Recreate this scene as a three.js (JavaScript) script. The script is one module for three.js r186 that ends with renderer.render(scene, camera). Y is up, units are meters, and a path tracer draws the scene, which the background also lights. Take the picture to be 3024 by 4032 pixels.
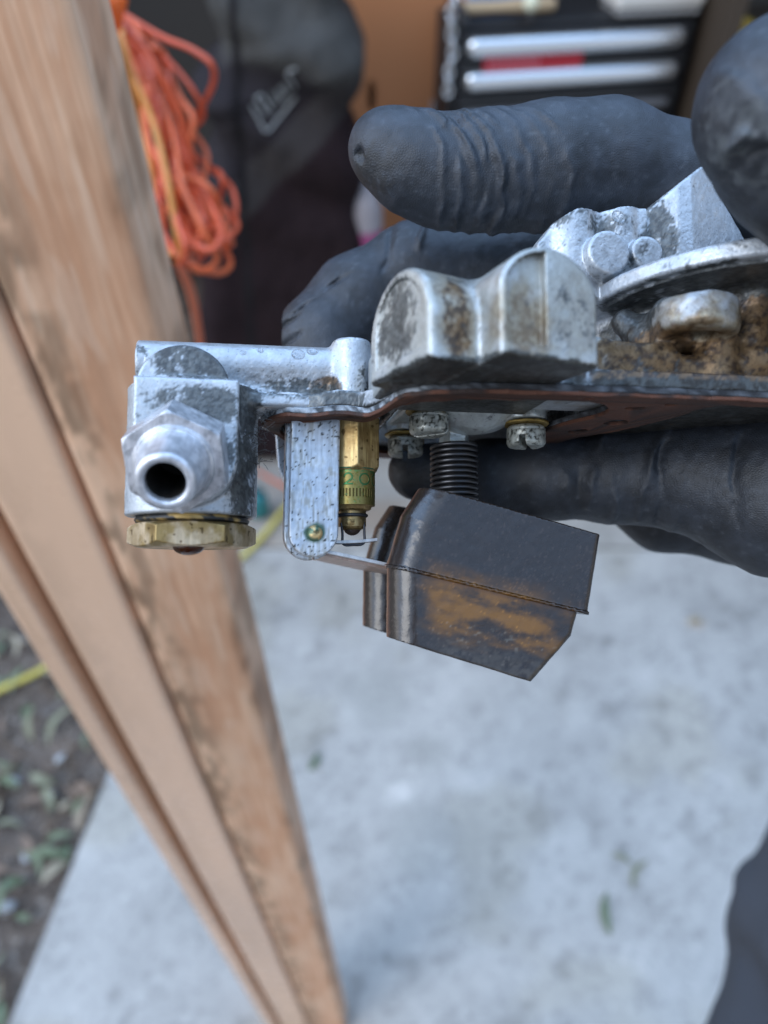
import * as THREE from 'three';
import { mergeGeometries, mergeVertices } from 'three/addons/utils/BufferGeometryUtils.js';
import { RoundedBoxGeometry } from 'three/addons/geometries/RoundedBoxGeometry.js';

// ------------------------------------------------------------------ camera, sky, sun, exposure
const scene = new THREE.Scene();
const CAM_H = 1.5, PITCH = THREE.MathUtils.degToRad(46.4);
const camera = new THREE.PerspectiveCamera(67, 0.75, 0.01, 60);
camera.position.set(0, CAM_H, 0);
camera.rotation.set(-PITCH, 0, 0);
camera.focus = 0.157;
camera.userData.fStop = 9.6;
scene.add(camera);
camera.updateMatrixWorld(true);

const renderer = new THREE.WebGLRenderer({ antialias: true });
renderer.toneMapping = THREE.LinearToneMapping;
renderer.toneMappingExposure = 1.2;
renderer.shadowMap.enabled = true;

// ------------------------------------------------------------------ noise
function hash3(x, y, z) {
  let h = Math.imul(x, 374761393) ^ Math.imul(y, 668265263) ^ Math.imul(z, 1274126177);
  h = Math.imul(h ^ (h >>> 13), 1103515245); h = Math.imul(h ^ (h >>> 16), 2246822519);
  return ((h ^ (h >>> 15)) >>> 0) / 4294967296;
}
const fade = (t) => t * t * (3 - 2 * t);
function noise3(x, y, z) {
  const xi = Math.floor(x), yi = Math.floor(y), zi = Math.floor(z);
  const u = fade(x - xi), v = fade(y - yi), w = fade(z - zi);
  const l = (a, b, t) => a + (b - a) * t;
  return l(l(l(hash3(xi, yi, zi), hash3(xi + 1, yi, zi), u), l(hash3(xi, yi + 1, zi), hash3(xi + 1, yi + 1, zi), u), v),
    l(l(hash3(xi, yi, zi + 1), hash3(xi + 1, yi, zi + 1), u), l(hash3(xi, yi + 1, zi + 1), hash3(xi + 1, yi + 1, zi + 1), u), v), w);
}
function fbm3(x, y, z, o = 4) {
  let a = 0.5, s = 0, t = 0;
  for (let i = 0; i < o; i++) { s += a * noise3(x, y, z); t += a; a *= 0.5; x = x * 2.03 + 17.1; y = y * 2.03 + 5.7; z = z * 2.03 + 9.3; }
  return s / t;
}
function pnoise(x, y, px, py, seed) {            // periodic in px, py cells
  const xi = Math.floor(x), yi = Math.floor(y), u = fade(x - xi), v = fade(y - yi);
  const m = (a, n) => ((a % n) + n) % n, h = (a, b) => hash3(m(a, px), m(b, py), seed);
  const a = h(xi, yi), b = h(xi + 1, yi), c = h(xi, yi + 1), d = h(xi + 1, yi + 1);
  return a + (b - a) * u + (c - a) * v + (a - b - c + d) * u * v;
}
function pfbm(u, v, fx, fy, o, seed) {           // u, v in 0..1
  let a = 0.5, s = 0, t = 0;
  for (let i = 0; i < o; i++) { s += a * pnoise(u * fx, v * fy, fx, fy, seed + i); t += a; a *= 0.5; fx *= 2; fy *= 2; }
  return s / t;
}
const clamp = (x, a = 0, b = 1) => Math.min(b, Math.max(a, x));
const sstep = (a, b, x) => { const t = clamp((x - a) / (b - a)); return t * t * (3 - 2 * t); };
const mix = (a, b, t) => a + (b - a) * t;
const mix3 = (a, b, t) => [mix(a[0], b[0], t), mix(a[1], b[1], t), mix(a[2], b[2], t)];
let seed = 20240611;
const rnd = () => { seed = (Math.imul(seed, 1664525) + 1013904223) >>> 0; return seed / 4294967296; };
const rr = (a, b) => a + (b - a) * rnd();

{ // overcast sky: soft cool dome, brighter overhead, thin cloud variation
  const W = 512, H = 256, d = new Float32Array(W * H * 4);
  for (let j = 0; j < H; j++) for (let i = 0; i < W; i++) {
    const el = (j + 0.5) / H * Math.PI - Math.PI / 2, az = ((i + 0.5) / W - 0.5) * 2 * Math.PI;
    const x = Math.cos(el) * Math.cos(az), y = Math.sin(el), z = Math.cos(el) * Math.sin(az);
    const k = (j * W + i) * 4;
    const c = fbm3(x * 2.2 + 4, y * 3 + 7, z * 2.2 + 2, 5);
    const up = clamp(y);
    const glow = clamp(-0.90 * x + 0.38 * y - 0.2 * z) ** 3;        // the hidden sun side, up to the left
    const front = clamp(0.8 * y - 0.6 * z) ** 2;                       // clear blue overhead, in front of the house
    let L = 0.46 + 0.47 * up + 2.2 * glow + 1.4 * front + 0.5 * (c - 0.5);
    L = Math.max(L, 0.25);
    let col = mix3(mix3([1.0, 0.98, 0.96], [0.50, 0.80, 1.30], sstep(0.05, 0.6, up)), [0.84, 0.96, 1.10], sstep(0.46, 0.7, c) * 0.6 * (1 - 0.8 * front));
    if (y < 0) { L = 0.3; col = [0.9, 0.95, 1]; }
    d[k] = L * col[0]; d[k + 1] = L * col[1]; d[k + 2] = L * col[2]; d[k + 3] = 1;
  }
  const sky = new THREE.DataTexture(d, W, H, THREE.RGBAFormat, THREE.FloatType);
  sky.mapping = THREE.EquirectangularReflectionMapping;
  sky.magFilter = THREE.LinearFilter; sky.minFilter = THREE.LinearFilter; sky.needsUpdate = true;
  scene.background = sky; scene.environment = sky;
}
const sun = new THREE.DirectionalLight(new THREE.Color(1, 0.95, 0.87), 1.15);
sun.position.set(-2.0, 3.5, 1.1); sun.target.position.set(0, 1.2, -0.4);
sun.castShadow = true; sun.shadow.radius = 60;
Object.assign(sun.shadow.camera, { left: -3, right: 3, top: 3, bottom: -3, near: 0.1, far: 12 });
sun.shadow.mapSize.set(2048, 2048);
scene.add(sun, sun.target);

// ------------------------------------------------------------------ textures
function dataTex(w, h, fn, srgb = false) {
  const d = new Uint8Array(w * h * 4);
  for (let j = 0; j < h; j++) for (let i = 0; i < w; i++) {
    const c = fn((i + 0.5) / w, (j + 0.5) / h), k = (j * w + i) * 4, q = typeof c === 'number' ? [c, c, c] : c;
    for (let n = 0; n < 3; n++) { let v = clamp(q[n]); if (srgb) v = v <= 0.0031308 ? v * 12.92 : 1.055 * Math.pow(v, 1 / 2.4) - 0.055; d[k + n] = Math.round(v * 255); }
    d[k + 3] = 255;
  }
  const t = new THREE.DataTexture(d, w, h, THREE.RGBAFormat);
  t.wrapS = t.wrapT = THREE.RepeatWrapping; t.magFilter = THREE.LinearFilter; t.minFilter = THREE.LinearMipmapLinearFilter; t.generateMipmaps = true;
  if (srgb) t.colorSpace = THREE.SRGBColorSpace;
  t.needsUpdate = true; return t;
}
function cells(u, v, n, sd) {                    // periodic cellular distances
  const x = u * n, y = v * n, xi = Math.floor(x), yi = Math.floor(y); let d1 = 9, d2 = 9;
  for (let a = -1; a <= 1; a++) for (let b = -1; b <= 1; b++) {
    const cx = ((xi + a) % n + n) % n, cy = ((yi + b) % n + n) % n;
    const dx = xi + a + hash3(cx, cy, sd) - x, dy = yi + b + hash3(cx, cy, sd + 7) - y, d = Math.sqrt(dx * dx + dy * dy);
    if (d < d1) { d2 = d1; d1 = d; } else if (d < d2) d2 = d;
  }
  return [d1, d2];
}
const T = {};
T.castBump = dataTex(512, 512, (u, v) => 0.5 * pfbm(u, v, 24, 24, 4, 11) + 0.5 * pfbm(u, v, 90, 90, 2, 31) - 0.25 * sstep(0.72, 0.82, pfbm(u, v, 48, 48, 2, 51)));
T.castMap = dataTex(512, 512, (u, v) => { const a = pfbm(u, v, 20, 20, 5, 61), b = pfbm(u, v, 100, 100, 2, 71), p = sstep(0.74, 0.8, pfbm(u, v, 56, 56, 3, 81)); return (0.9 + 0.22 * (a - 0.5) + 0.1 * (b - 0.5)) * (1 - 0.3 * p); });
T.castRough = dataTex(512, 512, (u, v) => 0.43 + 0.3 * (pfbm(u, v, 14, 14, 4, 91) - 0.5) + 0.12 * (pfbm(u, v, 70, 70, 2, 95) - 0.5));
T.scratch = dataTex(512, 512, (u, v) => 0.8 + 0.35 * (pfbm(u, v, 60, 5, 3, 101) - 0.5) + 0.25 * (pfbm(u, v, 30, 30, 3, 105) - 0.5));
T.leather = dataTex(512, 512, (u, v) => { const [a, b] = cells(u + 0.01 * pfbm(u, v, 16, 16, 2, 3), v, 40, 5); const [c, d] = cells(u, v, 82, 9); return 0.25 + 0.6 * clamp((b - a) * 1.6) + 0.25 * clamp(d - c) - 0.1 * pfbm(u, v, 12, 12, 3, 15); });
T.brass = dataTex(256, 256, (u, v) => { const a = pfbm(u, v, 10, 10, 4, 121), s = pfbm(u, v, 70, 4, 2, 125), p = sstep(0.7, 0.78, pfbm(u, v, 26, 26, 3, 129)); return mix3(mix3([1, 1, 1], [0.7, 0.66, 0.58], sstep(0.4, 0.7, a)), [0.2, 0.16, 0.1], p * 0.8).map((c) => c * (0.85 + 0.35 * (s - 0.4))); }, true);
T.wood = dataTex(1024, 1024, (u, v) => {
  const w = pfbm(u, v, 4, 2, 3, 141);
  const uu = u + 0.035 * (w - 0.5);
  const g = pfbm(uu - Math.floor(uu), v, 34, 4, 4, 151), f = pfbm(uu - Math.floor(uu), v, 120, 6, 3, 161), b = pfbm(u, v, 6, 4, 4, 171);
  const fl = sstep(0.58, 0.7, pfbm(uu - Math.floor(uu), v, 40, 7, 3, 175)) * 0.35, dk = sstep(0.60, 0.74, pfbm(u, v, 14, 6, 4, 178)) * 0.4;
  let c = mix3([0.64, 0.35, 0.215], [0.84, 0.56, 0.395], sstep(0.28, 0.68, 0.5 * g + 0.25 * f + 0.25 * b));
  c = mix3(c, [0.84, 0.62, 0.48], fl); c = mix3(c, [0.50, 0.255, 0.14], dk * 0.7);
  return c;
}, true);
T.woodBump = dataTex(512, 512, (u, v) => 0.6 * pfbm(u, v, 60, 5, 3, 181) + 0.4 * pfbm(u, v, 30, 24, 3, 187));
T.concrete = dataTex(1024, 1024, (u, v) => {
  const a = pfbm(u, v, 5, 5, 6, 201), b = pfbm(u, v, 16, 16, 4, 211), c = pfbm(u, v, 120, 120, 2, 221);
  const dk = sstep(0.66, 0.78, pfbm(u, v, 22, 22, 3, 231)), lt = sstep(0.62, 0.76, pfbm(u, v, 13, 13, 4, 241));
  const gr = sstep(0.7, 0.78, pfbm(u, v, 150, 150, 2, 245)), wh = sstep(0.72, 0.8, pfbm(u, v, 110, 110, 2, 248));
  const k = 0.41 + 0.14 * (a - 0.5) + 0.10 * (b - 0.5) + 0.07 * (c - 0.5) - 0.07 * dk + 0.03 * lt - 0.09 * gr + 0.06 * wh;
  return [k * 1.01, k * 0.925, k * 0.825];
}, true);
T.concreteBump = dataTex(512, 512, (u, v) => 0.6 * pfbm(u, v, 60, 60, 4, 251) + 0.4 * pfbm(u, v, 9, 9, 3, 257));
T.soil = dataTex(512, 512, (u, v) => { const a = pfbm(u, v, 8, 8, 6, 261), b = pfbm(u, v, 40, 40, 3, 271); return mix3(mix3([0.05, 0.035, 0.026], [0.17, 0.125, 0.095], a), [0.3, 0.26, 0.22], sstep(0.62, 0.8, b) * 0.6); }, true);
T.soilBump = dataTex(512, 512, (u, v) => pfbm(u, v, 24, 24, 5, 281));
T.fabric = dataTex(512, 512, (u, v) => { const w = 96; const a = Math.sin(u * w * 2 * Math.PI), b = Math.sin(v * w * 2 * Math.PI); return 0.5 + 0.22 * (a * (Math.floor(v * w * 2) % 2 ? 1 : -1) + b * 0.6) + 0.3 * (pfbm(u, v, 30, 30, 3, 291) - 0.5); });

// ------------------------------------------------------------------ materials
const std = (o) => new THREE.MeshStandardMaterial(o);
const phy = (o) => new THREE.MeshPhysicalMaterial(o);
const rgb = (r, g, b) => new THREE.Color().setRGB(r, g, b);
const M = {
  cast: std({ vertexColors: true, map: T.castMap, roughnessMap: T.castRough, roughness: 1, metalness: 0.55, bumpMap: T.castBump, bumpScale: 0.00008 }),
  bracket: std({ vertexColors: true, map: T.scratch, roughnessMap: T.castRough, roughness: 1, metalness: 0.45, bumpMap: T.scratch, bumpScale: 0.00005 }),
  nut: std({ vertexColors: true, map: T.scratch, roughness: 0.33, metalness: 0.6, bumpMap: T.castBump, bumpScale: 0.00005 }),
  brass: std({ vertexColors: true, map: T.brass, roughness: 0.46, metalness: 0.7, bumpMap: T.castBump, bumpScale: 0.00005 }),
  gasket: std({ vertexColors: true, map: T.castMap, roughness: 0.75, bumpMap: T.castBump, bumpScale: 0.00015 }),
  rubber: std({ color: rgb(0.02, 0.02, 0.021), roughness: 0.5 }),
  bore: std({ color: rgb(0.02, 0.019, 0.017), roughness: 0.8 }),
  steel: std({ color: rgb(0.09, 0.09, 0.095), roughness: 0.38, metalness: 0.9 }),
  wire: std({ color: rgb(0.05, 0.05, 0.055), roughness: 0.35, metalness: 0.7 }),
  tin: std({ color: rgb(0.62, 0.6, 0.58), roughness: 0.42, metalness: 0.7, map: T.scratch }),
  copperArm: std({ color: rgb(0.55, 0.4, 0.33), roughness: 0.42, metalness: 0.65, map: T.scratch }),
  float: phy({ vertexColors: true, roughness: 0.24, ior: 1.6, bumpMap: T.castBump, bumpScale: 0.000025 }),
  glove: phy({ vertexColors: true, roughness: 0.58, ior: 1.6, bumpMap: T.leather, bumpScale: 0.00007 }),
  water: phy({ color: rgb(1, 1, 1), roughness: 0.02, transmission: 1, thickness: 0.002, ior: 1.33 }),
  fuel: phy({ color: rgb(0.75, 0.55, 0.4), roughness: 0.02, transmission: 1, thickness: 0.003, ior: 1.42, attenuationColor: rgb(0.35, 0.18, 0.09), attenuationDistance: 0.004 }),
};

// ------------------------------------------------------------------ naming and adding
const taken = new Map();
const numbered = (n) => { const k = taken.get(n) ?? 0; taken.set(n, k + 1); return k ? `${n}_${String(k).padStart(3, '0')}` : n; };
function shade(o) { o.traverse((m) => { if (m.isMesh) { m.castShadow = true; m.receiveShadow = true; } }); return o; }
function tag(o, label, category, group) { o.userData.label = label; o.userData.category = category; if (group) o.userData.group = group; return o; }
function part(name, geo, mat, parent) { const m = new THREE.Mesh(geo, mat); m.name = numbered(name); parent.add(m); m.castShadow = m.receiveShadow = true; return m; }
function thing(name, label, category, group) { const g = new THREE.Group(); g.name = numbered(name); scene.add(g); return tag(g, label, category, group); }
function struct(name, geo, mat) { const m = part(name, geo, mat, scene); m.userData.kind = 'structure'; return m; }

// ------------------------------------------------------------------ geometry helpers (millimetres in, metres out)
function boxUV(g, tile, keep = 1) {                // box projection, split where the dominant axis changes
  const idx = g.index ? g.index.array : [...Array(g.attributes.position.count).keys()];
  const P = g.attributes.position.array, N = g.attributes.normal.array, C = g.attributes.color?.array;
  const map = new Map(), op = [], on = [], ou = [], oc = [], oi = [];
  for (let t = 0; t < idx.length; t += 3) {
    const a = idx[t] * 3, b = idx[t + 1] * 3, c = idx[t + 2] * 3;
    const x = Math.abs((P[b + 1] - P[a + 1]) * (P[c + 2] - P[a + 2]) - (P[b + 2] - P[a + 2]) * (P[c + 1] - P[a + 1]));
    const y = Math.abs((P[b + 2] - P[a + 2]) * (P[c] - P[a]) - (P[b] - P[a]) * (P[c + 2] - P[a + 2]));
    const z = Math.abs((P[b] - P[a]) * (P[c + 1] - P[a + 1]) - (P[b + 1] - P[a + 1]) * (P[c] - P[a]));
    const ax = x > y && x > z ? 0 : y > z ? 1 : 2;
    for (let k = 0; k < 3; k++) {
      const i = idx[t + k], key = i * 3 + ax; let j = map.get(key);
      if (j === undefined) {
        j = op.length / 3; map.set(key, j);
        op.push(P[i * 3], P[i * 3 + 1], P[i * 3 + 2]); on.push(N[i * 3], N[i * 3 + 1], N[i * 3 + 2]);
        if (C) oc.push(C[i * 3], C[i * 3 + 1], C[i * 3 + 2]);
        const q = [P[i * 3], P[i * 3 + 1], P[i * 3 + 2]];
        ou.push(...(ax === 0 ? [q[2] / tile, q[1] / tile] : ax === 1 ? [q[0] / tile, q[2] / tile] : [q[0] / tile, q[1] / tile]));
      }
      oi.push(j);
    }
  }
  const r = new THREE.BufferGeometry();
  r.setAttribute('position', new THREE.Float32BufferAttribute(op, 3)); r.setAttribute('normal', new THREE.Float32BufferAttribute(on, 3));
  r.setAttribute('uv', new THREE.Float32BufferAttribute(ou, 2)); if (C) r.setAttribute('color', new THREE.Float32BufferAttribute(oc, 3));
  r.setIndex(oi); return r;
}
function paint(g, fn) {
  const P = g.attributes.position, N = g.attributes.normal, c = new Float32Array(P.count * 3);
  for (let i = 0; i < P.count; i++) { const q = fn(P.getX(i), P.getY(i), P.getZ(i), N.getX(i), N.getY(i), N.getZ(i)); c[i * 3] = q[0]; c[i * 3 + 1] = q[1]; c[i * 3 + 2] = q[2]; }
  g.setAttribute('color', new THREE.BufferAttribute(c, 3)); return g;
}
const mm = (g) => g.scale(0.001, 0.001, 0.001);
function fin(g, painter, tile = 32) { if (painter) paint(g, painter); return mm(boxUV(g, tile)); }
const plain = (g) => { g = g.index ? g.toNonIndexed() : g; for (const k of Object.keys(g.attributes)) if (!['position', 'normal', 'uv'].includes(k)) g.deleteAttribute(k); return g; };
const merge = (list) => mergeGeometries(list.map(plain));
const tube = (pts, r, seg = 40, rad = 8, closed = false) => new THREE.TubeGeometry(new THREE.CatmullRomCurve3(pts.map((p) => new THREE.Vector3(...p)), closed), seg, r, rad, closed);

// surface of a distance field (mm) on a grid, empty blocks skipped
function surface(f, lo, hi, h, slack = 1.25) {
  const B = 8, n = [0, 1, 2].map((k) => Math.ceil((hi[k] - lo[k]) / h / B) * B), nx = n[0] + 1, ny = n[1] + 1, nz = n[2] + 1;
  const G = new Float32Array(nx * ny * nz).fill(NaN), at = (i, j, k) => (k * ny + j) * nx + i;
  const act = [], rad = B * h * 0.87 * slack;
  for (let bk = 0; bk < n[2]; bk += B) for (let bj = 0; bj < n[1]; bj += B) for (let bi = 0; bi < n[0]; bi += B) {
    if (Math.abs(f(lo[0] + (bi + B / 2) * h, lo[1] + (bj + B / 2) * h, lo[2] + (bk + B / 2) * h)) > rad + 0.6) continue;
    act.push([bi, bj, bk]);
    for (let k = bk; k <= bk + B; k++) for (let j = bj; j <= bj + B; j++) for (let i = bi; i <= bi + B; i++) {
      const q = at(i, j, k); if (G[q] !== G[q]) G[q] = f(lo[0] + i * h, lo[1] + j * h, lo[2] + k * h);
    }
  }
  const id = new Map(), pos = [], nor = [], idx = [];
  const grad = (x, y, z) => { const e = h * 0.35; let a = f(x + e, y, z) - f(x - e, y, z), b = f(x, y + e, z) - f(x, y - e, z), c = f(x, y, z + e) - f(x, y, z - e); const l = Math.hypot(a, b, c) || 1; return [a / l, b / l, c / l, l / (2 * e)]; };
  const vert = (i, j, k) => {
    const q = at(i, j, k); let v = id.get(q); if (v !== undefined) return v;
    let sx = 0, sy = 0, sz = 0, m = 0;
    for (let e = 0; e < 12; e++) {
      const ax = e >> 2, s = e & 1, t = (e >> 1) & 1;
      const a = ax === 0 ? [0, s, t] : ax === 1 ? [s, 0, t] : [s, t, 0], b = [...a]; b[ax] = 1;
      const d0 = G[at(i + a[0], j + a[1], k + a[2])], d1 = G[at(i + b[0], j + b[1], k + b[2])];
      if ((d0 < 0) !== (d1 < 0)) { const w = d0 / (d0 - d1); sx += a[0] + (b[0] - a[0]) * w; sy += a[1] + (b[1] - a[1]) * w; sz += a[2] + (b[2] - a[2]) * w; m++; }
    }
    let x = lo[0] + (i + sx / m) * h, y = lo[1] + (j + sy / m) * h, z = lo[2] + (k + sz / m) * h;
    for (let it = 0; it < 2; it++) { const g = grad(x, y, z), d = clamp(f(x, y, z) / Math.max(g[3], 0.5), -0.5 * h, 0.5 * h); x -= d * g[0]; y -= d * g[1]; z -= d * g[2]; }
    const g = grad(x, y, z);
    v = pos.length / 3; pos.push(x, y, z); nor.push(g[0], g[1], g[2]); id.set(q, v); return v;
  };
  for (const [bi, bj, bk] of act) for (let k = Math.max(bk, 1); k < bk + B; k++) for (let j = Math.max(bj, 1); j < bj + B; j++) for (let i = Math.max(bi, 1); i < bi + B; i++) {
    const d0 = G[at(i, j, k)], s = d0 < 0;
    for (let ax = 0; ax < 3; ax++) {
      const d1 = G[at(i + (ax === 0), j + (ax === 1), k + (ax === 2))];
      if (s === (d1 < 0) || d1 !== d1) continue;
      const c = ax === 0 ? [[i, j - 1, k - 1], [i, j, k - 1], [i, j, k], [i, j - 1, k]] : ax === 1 ? [[i - 1, j, k - 1], [i - 1, j, k], [i, j, k], [i, j, k - 1]] : [[i - 1, j - 1, k], [i, j - 1, k], [i, j, k], [i - 1, j, k]];
      let ok = true; for (const [a, b, d] of c) for (let e = 0; e < 8 && ok; e++) { const g = G[at(a + (e & 1), b + ((e >> 1) & 1), d + (e >> 2))]; if (g !== g) ok = false; }
      if (!ok) continue;
      const q = c.map((p) => vert(...p));
      if (s) idx.push(q[0], q[1], q[2], q[0], q[2], q[3]); else idx.push(q[0], q[2], q[1], q[0], q[3], q[2]);
    }
  }
  const g = new THREE.BufferGeometry();
  g.setAttribute('position', new THREE.Float32BufferAttribute(pos, 3)); g.setAttribute('normal', new THREE.Float32BufferAttribute(nor, 3)); g.setIndex(idx);
  return g;
}
// distance functions
const smin = (a, b, k) => { const h = Math.max(k - Math.abs(a - b), 0) / k; return Math.min(a, b) - h * h * k * 0.25; };
const smax = (a, b, k) => -smin(-a, -b, k);
const sdBox = (x, y, z, b, r = 0) => { const qx = Math.abs(x - (b[0] + b[3]) / 2) - (b[3] - b[0]) / 2 + r, qy = Math.abs(y - (b[1] + b[4]) / 2) - (b[4] - b[1]) / 2 + r, qz = Math.abs(z - (b[2] + b[5]) / 2) - (b[5] - b[2]) / 2 + r; return Math.hypot(Math.max(qx, 0), Math.max(qy, 0), Math.max(qz, 0)) + Math.min(Math.max(qx, qy, qz), 0) - r; };
const rcap = (a, b, r) => { a += r; b += r; return Math.min(Math.max(a, b), 0) + Math.hypot(Math.max(a, 0), Math.max(b, 0)) - r; };   // rounded intersection
const cylY = (x, y, z, cx, cz, R, y0, y1, r = 0.5) => rcap(Math.hypot(x - cx, z - cz) - R, Math.abs(y - (y0 + y1) / 2) - (y1 - y0) / 2, r);
const cylZ = (x, y, z, cx, cy, R, z0, z1, r = 0.5) => rcap(Math.hypot(x - cx, y - cy) - R, Math.abs(z - (z0 + z1) / 2) - (z1 - z0) / 2, r);
const cylX = (x, y, z, cy, cz, R, x0, x1, r = 0.5) => rcap(Math.hypot(y - cy, z - cz) - R, Math.abs(x - (x0 + x1) / 2) - (x1 - x0) / 2, r);
function cone(x, y, z, a, b, ra, rb) {             // tapered capsule
  const dx = b[0] - a[0], dy = b[1] - a[1], dz = b[2] - a[2], t = clamp(((x - a[0]) * dx + (y - a[1]) * dy + (z - a[2]) * dz) / (dx * dx + dy * dy + dz * dz));
  return Math.hypot(x - a[0] - dx * t, y - a[1] - dy * t, z - a[2] - dz * t) - mix(ra, rb, t);
}
function poly2(px, py, P) {                        // signed distance to a polygon
  let d = 1e9, s = 1;
  for (let i = 0, j = P.length - 1; i < P.length; j = i++) {
    const ex = P[j][0] - P[i][0], ey = P[j][1] - P[i][1], wx = px - P[i][0], wy = py - P[i][1], t = clamp((wx * ex + wy * ey) / (ex * ex + ey * ey));
    d = Math.min(d, (wx - ex * t) ** 2 + (wy - ey * t) ** 2);
    const c1 = py >= P[i][1], c2 = py < P[j][1], c3 = ex * wy > ey * wx;
    if ((c1 && c2 && c3) || (!c1 && !c2 && !c3)) s = -s;
  }
  return s * Math.sqrt(d);
}
// stains: zones push the noise threshold of one kind of dirt
function castPaint(zones, o = {}) {
  const base = o.base ?? [0.49, 0.515, 0.54];
  return (x, y, z, nx, ny) => {
    const a = fbm3(x * 0.16 + 3, y * 0.16, z * 0.16, 3), b = fbm3(x * 0.5, y * 0.5 + 9, z * 0.5, 4), c = fbm3(x * 1.6, y * 1.6, z * 1.6 + 5, 3);
    const e2 = fbm3(x * 3.4 + 2, y * 3.4, z * 3.4, 2);
    let g = o.grime ?? -0.115, w = o.brown ?? -0.3, k = 0, tan = 0;
    for (const q of zones) {
      const d = Math.hypot((x - q.c[0]) / q.r[0], (y - q.c[1]) / q.r[1], (z - q.c[2]) / q.r[2]) + (b - 0.5) * 0.9;
      const e = q.w * (1 - sstep(0.55, 1.15, d));
      if (q.k === 'g') g += e * 1.25; else if (q.k === 'b') w += e; else if (q.k === 't') tan = Math.max(tan, e); else k += e;
    }
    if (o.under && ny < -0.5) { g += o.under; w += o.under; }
    const n = 0.25 * a + 0.37 * b + 0.2 * c + 0.18 * e2;
    let col = mix3(base, [0.66, 0.68, 0.70], sstep(0.5, 0.68, b) * 0.35);
    col = mix3(col, [0.40, 0.42, 0.42], sstep(0.48, 0.66, a * 0.7 + c * 0.3) * 0.3);
    col = mix3(col, mix3([0.37, 0.31, 0.215], [0.20, 0.135, 0.075], sstep(0.38, 0.62, a * 0.5 + c * 0.5)), tan * sstep(0.30, 0.56, 0.5 * a + 0.35 * b + 0.15 * e2 + 0.1 * tan));
    const br = sstep(0.40, 0.55, 0.42 * a + 0.38 * b + 0.2 * c + w);
    col = mix3(col, mix3([0.20, 0.115, 0.05], [0.04, 0.022, 0.014], sstep(0.42, 0.62, c * 0.6 + b * 0.4)), br * 0.9);
    const gr = sstep(0.475, 0.555, n + g - k);
    col = mix3(col, mix3([0.035, 0.037, 0.036], [0.11, 0.115, 0.11], sstep(0.4, 0.62, c)), gr * 0.9);
    return col;
  };
}

// ------------------------------------------------------------------ survey: a pixel of a 1659 x 2212 print and a distance become a point in the yard
const CP = Math.cos(PITCH), SP = Math.sin(PITCH), FPX = 1671;
const ray = (px, py) => { const u = (px - 829.5) / FPX, v = (1106 - py) / FPX; return [u, v * CP - SP, -(v * SP) - CP]; };
const W = (px, py, D) => { const r = ray(px, py); return [r[0] * D, CAM_H + r[1] * D, r[2] * D]; };
const onFloor = (px, py, y = 0) => { const r = ray(px, py), t = (y - CAM_H) / r[1]; return [r[0] * t, y, r[2] * t]; };
const atZ = (px, py, z) => { const r = ray(px, py), t = z / r[2]; return [r[0] * t, CAM_H + r[1] * t, z]; };
const boxM = (a, b, seg = [1, 1, 1]) => new THREE.BoxGeometry(b[0] - a[0], b[1] - a[1], b[2] - a[2], ...seg).translate((a[0] + b[0]) / 2, (a[1] + b[1]) / 2, (a[2] + b[2]) / 2);
const rbox = (a, b, r) => new RoundedBoxGeometry(b[0] - a[0], b[1] - a[1], b[2] - a[2], 3, r).translate((a[0] + b[0]) / 2, (a[1] + b[1]) / 2, (a[2] + b[2]) / 2);

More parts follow.
